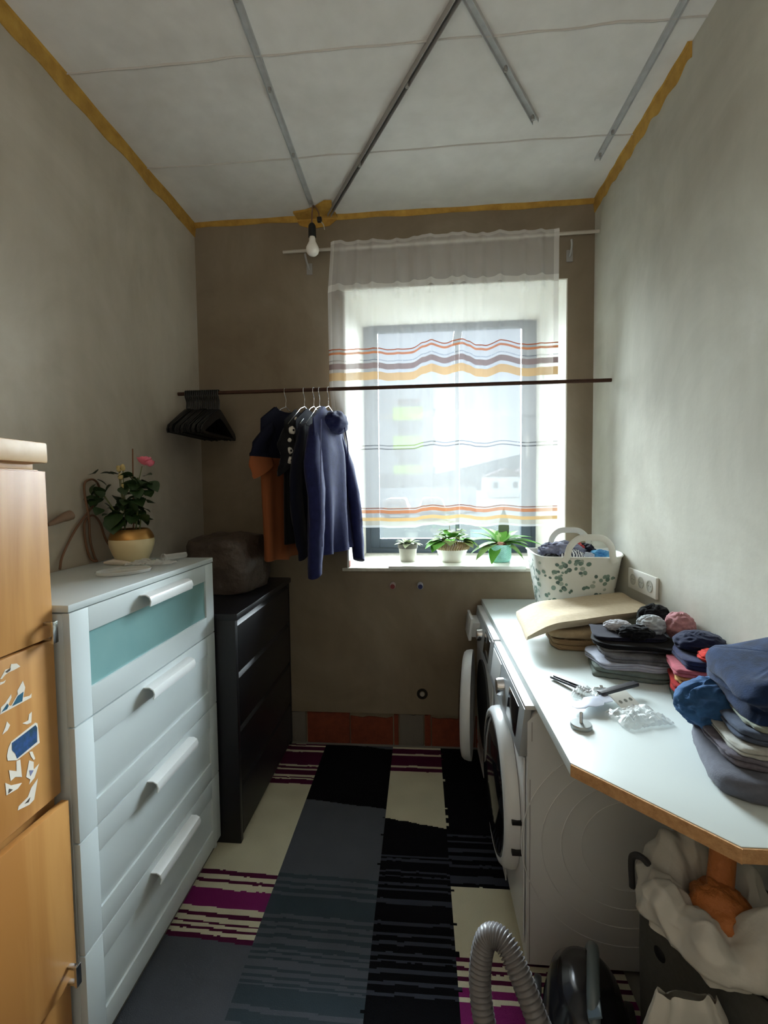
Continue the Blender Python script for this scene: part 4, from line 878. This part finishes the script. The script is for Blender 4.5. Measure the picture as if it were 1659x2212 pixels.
def crumple(name, lab, cat, c, rad, m, seed, amp=.28, freq=2.6, group=None, flat=None, rot=0, parent=None, nu=72, nv=44):
    b = MB(); b.blob(c, rad, seed, amp, freq, M=RZ(rot), ridge=True, flat=flat, nu=nu, nv=nv)
    if parent is not None: return b.build(name, m, parent, smooth=True, sharp=70)
    return tag(b.build(name, m, smooth=True, sharp=70), lab, cat, group)
STR = mat('striped_cotton', (190, 190, 196), .95); nt = STR.node_tree; wv = nt.nodes.new('ShaderNodeTexWave'); wv.inputs['Scale'].default_value = 26; wv.inputs['Distortion'].default_value = 5
cr = nt.nodes.new('ShaderNodeValToRGB'); cr.color_ramp.interpolation = 'CONSTANT'; cr.color_ramp.elements[1].position = .45; cr.color_ramp.elements[0].color = lin((40, 40, 60)); cr.color_ramp.elements[1].color = lin((206, 204, 204))
nt.links.new(nt.nodes['Texture Coordinate'].outputs['Object'], wv.inputs[0]); nt.links.new(wv.outputs['Fac'], cr.inputs[0]); nt.links.new(cr.outputs[0], nt.nodes['Principled BSDF'].inputs['Base Color'])
bz_ = WZ+.275
for nm, lab, dx, dy, dz, r, m, sd in (('navy_cloth', 'navy and white crumpled garment at the top left of the laundry basket', -.05, -.02, .03, (.095, .075, .045), fabric('navy_cotton', (40, 44, 78), (150, 152, 170), 16), 1),
    ('striped_cloth', 'black and white striped garment in the middle of the laundry basket', -.02, -.09, .005, (.06, .04, .038), STR, 2), ('black_cloth', 'black garment at the front left inside the laundry basket', -.11, -.09, -.012, (.06, .05, .035), BLK, 3),
    ('red_cloth', 'red garment showing between the others in the laundry basket', .015, .0, .035, (.045, .05, .035), fabric('red_cotton', (176, 58, 60)), 4), ('dark_cloth', 'very dark garment behind the near handle of the laundry basket', .06, .01, .018, (.05, .06, .045), fabric('dark_navy', (22, 22, 36)), 5),
    ('grey_cloth', 'pale grey garment behind the near basket handle', .045, -.09, .0, (.045, .03, .032), fabric('pale_grey', (172, 178, 190)), 6), ('blue_cloth', 'bright light blue garment at the right of the laundry basket', .115, -.07, .008, (.05, .05, .035), fabric('light_blue', (96, 168, 200), (30, 70, 130), 20), 7)):
    crumple(nm, lab, 'clothes', BC+RZ(BA) @ Vector((dx, dy, .285+dz)), r, m, sd, .3, 2.4, 'laundry in the basket')

# ------------------------------------------------------------------ folded cloths
def folded(name, lab, cat, c, a, b_, h, m, rot=0, layers=2, seed=1, droop=0, droop_dir=0, wob=.006, tilt=0, group=None, edge=None, rnd=.9, parent=None):
    """soft slab: rounded in plan, front edge grooved into fold layers"""
    mb = MB(); nu, nv = 72, 6*layers+2
    R_ = RZ(rot)
    def pt(an, s, z):                           # s radial 0..1
        ca, sa = cos(an), sin(an); e = .34
        x = math.copysign(abs(ca)**e, ca)*a*s; y = math.copysign(abs(sa)**e, sa)*b_*s
        w = wob*1.5*noise.noise(Vector((x*9+seed*3, y*9, z*20+seed))) + .0035*(1-2.4*abs(noise.noise(Vector((x*22+seed, y*22, z*60)))))
        zz = z*(1+.16*noise.noise(Vector((x*6, y*6, seed)))) + tilt*x*min(1, z/h)
        along = x*cos(droop_dir)+y*sin(droop_dir)
        if droop: zz -= droop*max(0, along/a-.55)**1.5*(1 if z > .002 else 1)
        p = R_ @ Vector((x+w, y+w*.8, 0))
        return Vector(c)+Vector((p.x, p.y, max(zz, 0)+ (0 if z < 1e-4 else .35*w)))
    rg = []
    rg.append([pt(2*pi*k/nu, .35, 0) for k in range(nu)])
    for j in range(nv+1):
        v = j/nv; ph = (v*layers) % 1.0
        ins = 1-(.022+.018*noise.noise(Vector((seed, int(v*layers-1e-6), 4))))-.05*(2*ph-1)**4
        if j in (0, nv): ins -= .02
        rg.append([pt(2*pi*k/nu, ins + .026*noise.noise(Vector((cos(2*pi*k/nu)*3, sin(2*pi*k/nu)*3, int(v*layers-1e-6)*3.1+seed))), h*v) for k in range(nu)])
    for s_ in (.8, .5, .2): rg.append([pt(2*pi*k/nu, s_, h*(1+.03*noise.noise(Vector((k*.4, s_*6, seed))))) for k in range(nu)])
    mb.rings(rg)
    mb.v = [(min(v[0], XR-.003), v[1], v[2]) for v in mb.v]
    if parent is not None: return mb.build(name, m, parent, smooth=True, sharp=75)
    return tag(mb.build(name, m, smooth=True, sharp=75), lab, cat, group)
BEIGE = fabric('beige_blanket', (200, 184, 158), (188, 170, 142), 60); BEIGE2 = fabric('beige_cotton', (182, 162, 132), (168, 148, 118), 60)
KNIT = mat('brown_knit', (150, 126, 96), 1); nt = KNIT.node_tree; wv = nt.nodes.new('ShaderNodeTexWave'); wv.bands_direction = 'Z'; wv.inputs['Scale'].default_value = 110; wv.inputs['Distortion'].default_value = 2
cr = nt.nodes.new('ShaderNodeValToRGB'); cr.color_ramp.elements[0].color = lin((96, 78, 56)); cr.color_ramp.elements[1].color = lin((168, 144, 110))
nt.links.new(nt.nodes['Texture Coordinate'].outputs['Object'], wv.inputs[0]); nt.links.new(wv.outputs['Fac'], cr.inputs[0]); nt.links.new(cr.outputs[0], nt.nodes['Principled BSDF'].inputs['Base Color'])
folded('knitted_throw', 'brown knitted throw folded at the bottom of the beige stack', 'blanket', (.655, 1.90, WZ), .145, .115, .042, KNIT, -.10, 2, 3, group='beige blankets on the worktop')
folded('cotton_blanket', 'tan folded blanket in the middle of the beige stack', 'blanket', (.665, 1.92, WZ+.0425), .170, .125, .034, BEIGE2, -.06, 1, 5, group='beige blankets on the worktop')
tb = MB()                                       # big top blanket, its left corner folded over and hanging
def topb(u, v):                                  # middle surface of the folded blanket
    x = .405+.50*u + .03*(v-.5)*(1-u); y = 1.79+.29*v+.11*u-.05*(1-u)*(1-v); z = WZ+.098+.030*u + .006*noise.noise(Vector((u*3, v*3, 2)))
    if u < .25: z -= .030*((.25-u)/.25)**1.6
    return Vector((min(x, XR-.02), y, z))
def blr(j):
    v = j/16; up_ = []; dn = []
    for k in range(31):
        u = k/30; h_ = .020*min(1, .6+3*u)*(.72+.28*min(1, min(v, 1-v)*9)); up_.append(topb(u, v)+Vector((0, -.012*(v < .01), h_))); dn.append(topb(u, v)-Vector((0, 0, h_)))
    return dn + up_[::-1]
tb.rings([blr(j) for j in range(17)])
tag(tb.build('beige_blanket', BEIGE, smooth=True, sharp=75), 'large beige blanket folded on top of the beige stack, corner hanging left', 'blanket', 'beige blankets on the worktop')

G1 = 'dark clothes stack'
GG = fabric('grey_green_cloth', (112, 122, 116)); LGREY = fabric('light_grey_jersey', (176, 180, 192), (150, 154, 168), 24); CHAR = fabric('charcoal_jersey', (40, 40, 46)); PRT = fabric('black_print', (16, 16, 20), (120, 120, 124), 14)
folded('grey_green_trousers', 'grey-green trousers at the bottom of the dark stack', 'trousers', (.705, 1.625, WZ), .125, .112, .026, GG, -.25, 2, 2, group=G1)
folded('light_grey_shirt', 'light grey shirt folded low in the dark stack', 'shirt', (.706, 1.63, WZ+.0265), .122, .100, .022, LGREY, -.14, 3, 7, group=G1, wob=.012)
folded('printed_black_shirt', 'black shirt with grey print in the middle of the dark stack', 'shirt', (.735, 1.635, WZ+.049), .116, .102, .026, PRT, -.24, 2, 9, group=G1, wob=.012)
folded('white_edged_shirt', 'thin pale edged black shirt between the printed shirt and the plain black one', 'shirt', (.730, 1.66, WZ+.0755), .112, .092, .008, fabric('pale_edge', (150, 150, 150), (30, 30, 34), 9), -.10, 1, 10, group=G1, wob=.014)
folded('black_shirt', 'plain black shirt folded above the pale edged one', 'shirt', (.733, 1.66, WZ+.084), .128, .098, .018, BLK, -.33, 3, 12, group=G1, wob=.014)
folded('navy_shirt', 'navy shirt folded near the top of the dark stack', 'shirt', (.722, 1.69, WZ+.1025), .116, .088, .014, fabric('navy_cotton_dark', (26, 26, 42)), -.12, 2, 15, group=G1, wob=.014)
crumple('white_socks', 'white rolled garment on top left of the dark stack', 'clothes', (.700, 1.70, WZ+.132), (.042, .030, .018), fabric('white_cotton', (198, 198, 206)), 3, .25, 2.2, G1)
crumple('black_tights', 'black rolled garment on top of the dark stack', 'clothes', (.735, 1.635, WZ+.126), (.055, .038, .024), BLK, 6, .25, 2.2, G1)
crumple('grey_bundle', 'pale grey balled garment right of the white rolled one', 'clothes', (.805, 1.675, WZ+.140), (.042, .040, .034), fabric('pale_grey_knit', (178, 182, 186)), 9, .22, 2.0, G1)
crumple('black_bundle', 'black balled garment behind the pale grey one by the wall', 'clothes', (.875, 1.80, WZ+.135), (.055, .045, .045), BLK, 12, .2, 2.0, G1, flat=None)
folded('clothes_under_wall', 'dark folded clothes lying against the right wall below the balled ones', 'clothes', (.870, 1.71, WZ), .066, .13, .10, CHAR, 0, 4, 21, group=G1)
crumple('pink_bundle', 'dusty pink balled garment by the right wall', 'clothes', (.890, 1.655, WZ+.145), (.042, .045, .045), fabric('dusty_pink', (190, 136, 140)), 15, .22, 2.2, G1)
G2 = 'children clothes stack'
NPAT = fabric('navy_pattern', (40, 46, 84), (22, 24, 44), 26); RED = fabric('red_jersey', (170, 40, 38)); ROSE = fabric('rose_jersey', (176, 92, 104)); YEL = fabric('yellow_print', (196, 176, 110), (150, 44, 40), 40)
folded('green_trousers', 'dark green folded trousers under the red clothes', 'trousers', (.845, 1.42, WZ), .095, .10, .022, fabric('bottle_green', (34, 50, 46)), -.4, 2, 31, group=G2)
folded('red_shirt', 'red shirt low in the stack of bright clothes', 'shirt', (.850, 1.44, WZ+.0225), .090, .095, .026, RED, -.35, 2, 33, group=G2)
folded('yellow_printed_shirt', 'red shirt with yellow print in the stack of bright clothes', 'shirt', (.852, 1.445, WZ+.049), .086, .09, .020, YEL, -.4, 2, 35, group=G2)
folded('rose_shirt', 'rose pink shirt in the stack of bright clothes', 'shirt', (.848, 1.45, WZ+.0695), .088, .09, .020, ROSE, -.3, 2, 37, group=G2)
folded('navy_patterned_shirt', 'navy patterned shirt on top of the rose one', 'shirt', (.862, 1.46, WZ+.090), .078, .095, .026, NPAT, -.3, 2, 39, group=G2)
crumple('red_sleeve', 'bright red crumpled garment above the navy patterned one', 'clothes', (.872, 1.40, WZ+.128), (.055, .05, .022), fabric('bright_red', (196, 50, 40)), 18, .22, 2, G2)
crumple('navy_hood', 'dark navy garment arched over the red one', 'clothes', (.868, 1.50, WZ+.140), (.068, .06, .032), fabric('deep_navy', (28, 34, 60)), 20, .18, 2, G2)
G3 = 'trousers stack at the worktop end'
DENIM = fabric('blue_denim', (30, 50, 84), (15, 26, 48), 26); DENIMD = fabric('dark_denim', (20, 28, 44), (14, 20, 32), 20); FLEE = fabric('grey_fleece', (96, 98, 108), (84, 86, 96), 50)
folded('grey_fleece_trousers', 'dark grey fleece trousers at the bottom of the near stack', 'trousers', (.776, 1.035, WZ), .155, .140, .046, FLEE, -.28, 1, 41, group=G3, wob=.004)
folded('grey_ribbed_trousers', 'grey trousers with ribbed waistband second from the bottom of the near stack', 'trousers', (.790, 1.065, WZ+.0465), .146, .125, .024, fabric('grey_rib', (116, 114, 124), (84, 80, 90), 60), -.24, 2, 43, group=G3)
folded('white_trousers', 'off-white garment folded in the middle of the near stack', 'trousers', (.800, 1.06, WZ+.071), .138, .125, .022, fabric('off_white', (182, 184, 178)), -.22, 2, 45, group=G3)
folded('grey_jeans', 'grey-blue jeans above the off-white garment', 'jeans', (.808, 1.07, WZ+.0935), .130, .12, .026, fabric('grey_denim', (84, 94, 112), (60, 68, 84), 26), -.2, 2, 47, group=G3)
folded('pale_green_shirt', 'thin pale grey-green garment below the dark jeans', 'shirt', (.818, 1.07, WZ+.120), .122, .115, .012, fabric('pale_green', (150, 158, 146)), -.2, 1, 49, group=G3)
folded('dark_jeans', 'big dark blue jeans heaped on top of the near stack', 'jeans', (.815, 1.09, WZ+.1325), .126, .135, .110, DENIM, -.18, 2, 51, group=G3, wob=.016, tilt=.26)
crumple('denim_shirt', 'crumpled blue denim garment spilling left of the dark jeans', 'clothes', (.705, 1.165, WZ+.100), (.085, .062, .054), fabric('mid_denim', (58, 98, 142), (30, 58, 96), 22), 24, .20, 1.9, G3, rot=.4)

# ------------------------------------------------------------------ hardware lying on the worktop
BZ2 = WZ
t = MB(); P0, P1 = Vector((.425, 1.532, BZ2+.004)), Vector((.500, 1.400, BZ2+.014)); dv = (P1-P0); L_ = dv.length; dv.normalize(); sd_ = Vector((-dv.y, dv.x, 0)).normalized()
def strip(P0, P1, w, h, name, m, lab, holes=()):
    th = thing(name, lab, 'bracket', (P0+P1)/2); dv = (P1-P0); L_ = dv.length; dv.normalize(); sd_ = Vector((-dv.y, dv.x, 0)).normalized(); upv = sd_.cross(dv)*-1
    if upv.z < 0: upv = -upv
    b = MB(); b.prism([(-w/2, 0), (w/2, 0), (w/2, h), (w/2-.002, h), (w/2-.002, .002), (-w/2+.002, .002), (-w/2+.002, h), (-w/2, h)] if holes else [(-w/2, 0), (w/2, 0), (w/2, h), (-w/2, h)], lambda u, v, s: P0+dv*s+sd_*u+upv*v, 0, L_)
    b.build('rail', m, th, bevel=.0006)
    for q in holes:
        c_ = P0+dv*(L_*q)+upv*.0022; MB().cyl(c_, c_+upv*.001, .0028, 12).build('hole', mat('hole_light', (170, 174, 178), .5), th)
strip(P0, P1, .016, .007, 'black_runner', mat('black_runner', (24, 24, 30), .4), 'short black drilled metal strip pointing towards the window, on the worktop', (.08, .2, .32, .44))
strip(Vector((.520, 1.378, BZ2+.018)), Vector((.650, 1.436, BZ2+.026)), .020, .010, 'black_bar', mat('black_bar', (30, 26, 32), .4), 'black bar lying across the small parts bag on the worktop')
ft = thing('furniture_foot', 'chrome adjustable furniture foot with its bolt upright, near the worktop edge', 'furniture foot', (.415, 1.222, BZ2))
MB().lathe([(.026, 0), (.0275, .003), (.0275, .008), (.0255, .0115), (.001, .012)], (.415, 1.222, BZ2), 32).build('disc', mat('foot_silver', (170, 176, 176), .3, .6), ft, smooth=True)
th_ = MB(); th_.lathe([(.0042, .012)] + [(.0040+(.0006 if k % 2 else 0), .012+.0012*k) for k in range(22)] + [(.0036, .040)], (.415, 1.222, BZ2), 14); th_.build('bolt', CHROME, ft, smooth=True)
for k, (cx0, cy0, tl) in enumerate(((.468, 1.318, .10), (.505, 1.350, .06))):
    hx = MB(); pts_ = []
    for cc in ((-.022, -.010), (.016, .014)):
        pass
    out = [(-.050, -.012), (-.040, -.026), (-.018, -.028), (-.006, -.018), (.012, -.024), (.034, -.018), (.044, .0), (.036, .022), (.016, .026), (.004, .016), (-.014, .020), (-.036, .012)]
    hx.prism(out, lambda u, v, w: (cx0+u, cy0+v, BZ2+.014+w+u*tl+.06*tl), 0, .002)
    tag(hx.build('mirror_tile', mat('mirror_tile', (196, 200, 214), .25, .5), bevel=.0004), ('white hexagon edged plate under the small plastic bag', 'second white hexagon edged plate behind the first one')[k], 'plate', 'hexagon plates on the worktop')
def bagsheet(name, lab, c, lx, ly, hh, seed, rot, m, amp=.6):
    b = MB()
    def fn(u, v):
        x, y = (u-.5)*lx, (v-.5)*ly; en = (1-abs(2*u-1)**4)*(1-abs(2*v-1)**4)
        z = .003+hh*en*(.35+.65*abs(noise.noise(Vector((u*4+seed, v*4, seed))))) + .35*hh*abs(noise.noise(Vector((u*9, v*9, seed+4))))
        p = RZ(rot) @ Vector((x*(1+.2*noise.noise(Vector((v*3, seed, 0)))), y*(1+.2*noise.noise(Vector((u*3, seed, 4)))), 0))
        return Vector(c)+Vector((p.x, p.y, z))
    b.grid(fn, 30, 22); return tag(b.build(name, m, smooth=True, sharp=24), lab, 'bag')
bagsheet('small_parts_bag', 'small crumpled clear plastic bag on the worktop, nearest the chrome foot', (.582, 1.275, BZ2), .14, .10, .030, 3, .3, FILM)
bagsheet('fittings_bag', 'clear plastic bag of fittings between the black strip and the black bar', (.496, 1.405, BZ2), .09, .08, .034, 8, -.6, FILM)
kt = thing('white_fitting', 'white plastic hinge plate with dark holes inside the clear bag by the chrome foot', 'fitting', (.575, 1.335, BZ2)); Mk = Matrix.Translation((.575, 1.335, BZ2+.022)) @ Matrix.Rotation(.5, 4, 'Z') @ Matrix.Rotation(.45, 4, 'X')
MB().box(-.034, .034, -.030, .030, -.0015, .0015, M=Mk).build('plate', mat('fitting_white', (214, 214, 206), .5), kt, bevel=.0005)
for k in range(3): MB().lathe([(.006, 0), (.006, .0006), (.001, .0006)], (0, 0, 0), 12, M=None).build
for k in range(3):
    b = MB(); b.prism([(.0055*cos(2*pi*q/12)-.02+.02*k, .0055*sin(2*pi*q/12)) for q in range(12)], lambda u, v, w: Mk @ Vector((u, v, w)), .0014, .0019); b.build('hole', mat('hole_grey', (110, 112, 104), .7), kt)
for k, (x, y) in enumerate(((.530, 1.455), (.545, 1.40), (.508, 1.362), (.575, 1.452))):
    b = MB(); b.tube([(x, y, BZ2+.0045), (x+.022*cos(k), y+.022*sin(k), BZ2+.0045)], .0038, 10); b.tube([(x+.022*cos(k), y+.022*sin(k), BZ2+.0075), (x+.027*cos(k), y+.027*sin(k), BZ2+.0075)], .0072, 10)
    tag(b.build('screw', CHROME, smooth=True), ('loose silver screw behind the black bar, left one', 'loose silver screw under the black bar', 'loose silver screw beside the hexagon plate', 'loose silver screw behind the black bar, right one')[k], 'screw', 'loose screws on the worktop')

# ------------------------------------------------------------------ vacuum cleaner
vc = thing('vacuum_cleaner', 'black canister vacuum cleaner with grey ribbed hose in front of the washing machine', 'vacuum cleaner', (.42, 1.13, 0))
VB = mat('vacuum_black', (24, 24, 28), .18, spec=.6); VG = mat('vacuum_grey', (92, 104, 108), .3); HG = mat('hose_grey', (112, 110, 112), .38)
vb = MB(); vcx, vcy = .400, 1.125
def vbody(u, v):
    an = 2*pi*u; prof = [(0, .02), (.84, .03), (.98, .09), (.97, .15), (.85, .21), (.60, .255), (.30, .272), (0, .278)]
    i = min(int(v*7), 6); f_ = v*7-i; r = prof[i][0]+(prof[i+1][0]-prof[i][0])*f_; z = prof[i][1]+(prof[i+1][1]-prof[i][1])*f_
    ca, sa = cos(an), sin(an); x = math.copysign(abs(ca)**.8, ca)*.105*r; y = math.copysign(abs(sa)**.8, sa)*.165*r
    p = RZ(-.25) @ Vector((x, y, 0)); return Vector((vcx+p.x, vcy+p.y, z+.018))
vb.grid(vbody, 48, 28, closed=True); vb.build('body', VB, vc, smooth=True, sharp=60)
hd2 = MB(); hd2.tube(bz([Vector((.385, 1.02, .235)), Vector((.395, 1.06, .290)), Vector((.415, 1.12, .318)), Vector((.440, 1.19, .302)), Vector((.450, 1.235, .250))], 30), .015, 12); hd2.build('carry_handle', VG, vc, smooth=True)
MB().tube([(.352, 1.075, .20), (.362, 1.085, .245), (.378, 1.095, .268), (.395, 1.10, .280)], [.010, .016, .016, .010], 10).build('grey_trim', VG, vc, smooth=True)
MB().box(-.016, .016, -.045, .045, -.003, .003, M=Matrix.Translation((.400, 1.075, .296)) @ Matrix.Rotation(-.25, 4, 'Z') @ Matrix.Rotation(-.5, 4, 'Y')).build('control_window', mat('control_window', (96, 112, 124), .1), vc, bevel=.002)
for sx in (-1, 1):
    p = RZ(-.25) @ Vector((sx*.104, .06, 0)); q = RZ(-.25) @ Vector((sx*.124, .06, 0)); MB().cyl((vcx+p.x, vcy+p.y, .085), (vcx+q.x, vcy+q.y, .085), .080, 28).build('wheel', BLACKP, vc, bevel=.006)
MB().cyl((.385, .965, .030), (.385, .985, .030), .025, 18).build('front_wheel', BLACKP, vc, bevel=.003)
MB().tube([(.372, 1.01, .205), (.345, 1.000, .205), (.318, .992, .208)], [.036, .036, .031], 20).build('hose_socket', VB, vc, smooth=True)
hp = bz([(.335, .996, .207), (.300, .990, .225), (.262, 1.010, .285), (.225, 1.050, .365), (.190, 1.090, .410), (.152, 1.105, .395), (.134, 1.085, .315), (.145, 1.045, .225), (.185, 1.000, .140), (.235, .950, .080), (.300, .90, .050), (.38, .86, .044)], 380)
rad = [  .0245+.0028*(1 if (i % 4) < 2 else -1) for i in range(len(hp))]
MB().tube(hp, rad, 18).build('hose', HG, vc, smooth=True, sharp=80)

# ------------------------------------------------------------------ grey bin with bags below the worktop end
BNC = Vector((.715, 1.062, 0)); BNR = .37
bn = thing('storage_bin', 'tall dark grey fabric storage bin under the end of the worktop', 'bin', BNC)
BING = mat('grey_felt', (74, 74, 70), .95, var=(80, (62, 62, 58), .3), bump=(200, .4, .002))
def bxy(x, y, z): p = RZ(BNR) @ Vector((x, y, 0)); return BNC+Vector((p.x, p.y, z))
b = MB()
def rrect(hx, hy, z, n=48, e=.25):
    r = []
    for k in range(n):
        a = 2*pi*k/n; ca, sa = cos(a), sin(a); r.append(bxy(math.copysign(abs(ca)**e, ca)*hx, math.copysign(abs(sa)**e, sa)*hy, z))
    return r
HXB, HYB, HB = .135, .170, .53
b.rings([rrect(HXB*.94, HYB*.94, .001), rrect(HXB*.96, HYB*.96, .10), rrect(HXB, HYB, .35), rrect(HXB, HYB, HB), rrect(HXB-.006, HYB-.006, HB), rrect(HXB-.008, HYB-.008, .30), rrect(HXB*.9, HYB*.9, .02)])
b.build('shell', BING, bn, smooth=True, sharp=60)
for s_ in (-1, 1): MB().lathe([(.014, 0), (.016, .001), (.013, .002), (.002, .002)], bxy(-HXB-.0005, .085*s_, .40), 18, M=Matrix.Rotation(BNR, 3, 'Z') @ Matrix.Rotation(radians(-90), 3, 'Y')).build('eyelet', BLACKP, bn, smooth=True)
lp = MB(); lp.tube(bz([bxy(-HXB-.004, .165, .50), bxy(-HXB-.010, .16, .585), bxy(-HXB-.010, .11, .60), bxy(-HXB-.004, .085, .50)], 24), .008, 8); lp.build('carry_loop', mat('dark_webbing', (48, 48, 50), .9), bn, smooth=True)
TB = mat('white_bag_film', (186, 184, 176), .45, bump=(18, .4, .01))
wbg = MB()
def bagf(u, v):
    a = 2*pi*u; f1 = noise.noise(Vector((cos(a)*1.7+4, sin(a)*1.7, v*1.2+3))); f2 = noise.noise(Vector((cos(a)*4, sin(a)*4, v*3)))
    P_ = ((.035, .50), (.050, .56), (.072, .615), (.100, .640), (.130, .632), (.150, .600), (.154, .560), (.150, .525))
    i = min(int(v*7), 6); f_ = v*7-i; r = P_[i][0]+(P_[i+1][0]-P_[i][0])*f_; z = P_[i][1]+(P_[i+1][1]-P_[i][1])*f_
    f3 = 1-2.2*abs(noise.noise(Vector((cos(a)*3+1, sin(a)*3, v*5+2)))); lob = 1+.30*f1+.10*f2*v+.075*f3*min(1, v*2); z += (.075*f1+.022*f2)*sin(pi*min(1, v*1.1))
    x, y = r*.98*cos(a)*lob, r*1.0*sin(a)*lob
    if z < .545: x, y = x*.9, y*.9
    return bxy(x-.070, y+.0, max(z, .52 if v > .8 else .50))
wbg.grid(bagf, 140, 52, closed=True)
tag(wbg.build('white_bag', TB, smooth=True, sharp=80), 'open white plastic bag bulging out of the grey bin, orange net inside', 'bag')
NET = mat('orange_net', (180, 108, 52), .6, bump=(90, .8, .006))
ob_ = MB(); ob_.blob(bxy(-.085, -.02, .585), (.052, .062, .05), 5, .3, 3, ridge=True, nu=36, nv=20)
ob_.tube(bz([bxy(-.065, .0, .61), bxy(-.03, .02, .68), bxy(-.02, .03, .75), bxy(-.02, .035, .845)], 14), [.030, .028, .027, .025, .026, .027, .028, .028, .027, .028, .030, .031, .032] + [.033]*20 if False else .026, 12)
nt_ = ob_.build('orange_net_bag', NET, smooth=True, sharp=80); tag(nt_, 'crumpled orange net bag stuffed into the white bag, its end rising to the worktop', 'net bag')
cbg = MB()                                       # carrier bag standing on the floor, die-cut handle at its top
def carr(u, v):
    a = 2*pi*u; ca, sa = cos(a), sin(a); z = .50*v
    w = .088*(1-.12*v + .18*max(0, v-.75)*0) * (1 if v < .9 else 1-2.6*(v-.9)); t_ = (.055*(1-v)**.5+.006)*min(1, .6+v*4)
    f_ = noise.noise(Vector((ca*2.5, sa*2.5, v*5+7)))
    return Vector((.520+math.copysign(abs(ca)**.7, ca)*w*(1+.10*f_), .885+math.copysign(abs(sa)**.8, sa)*t_+.015*f_+.03*v, z+.001 + .02*noise.noise(Vector((ca*3, 1, v)))*v))
cbg.grid(carr, 56, 44, closed=True)
def inhole(f):
    p = sum((Vector(cbg.v[q]) for q in f), Vector())/len(f); return ((p.x-.532)/.034)**2+((p.z-.425)/.030)**2 < 1
cbg.f = [f for f in cbg.f if not inhole(f)]; cbg.m = [0]*len(cbg.f)
tag(cbg.build('carrier_bag', TB, smooth=True, sharp=80), 'white carrier bag with handle hole standing in front of the grey bin', 'bag')
bk_ = MB(); bk_.blob(Vector((.89, .88, .30)), (.045, .04, .295), 4, .15, 2, flat=None)
tag(bk_.build('black_bag', mat('black_cloth_bag', (15, 15, 17), .8), smooth=True), 'black cloth bag in the dark right of the grey bin', 'bag')
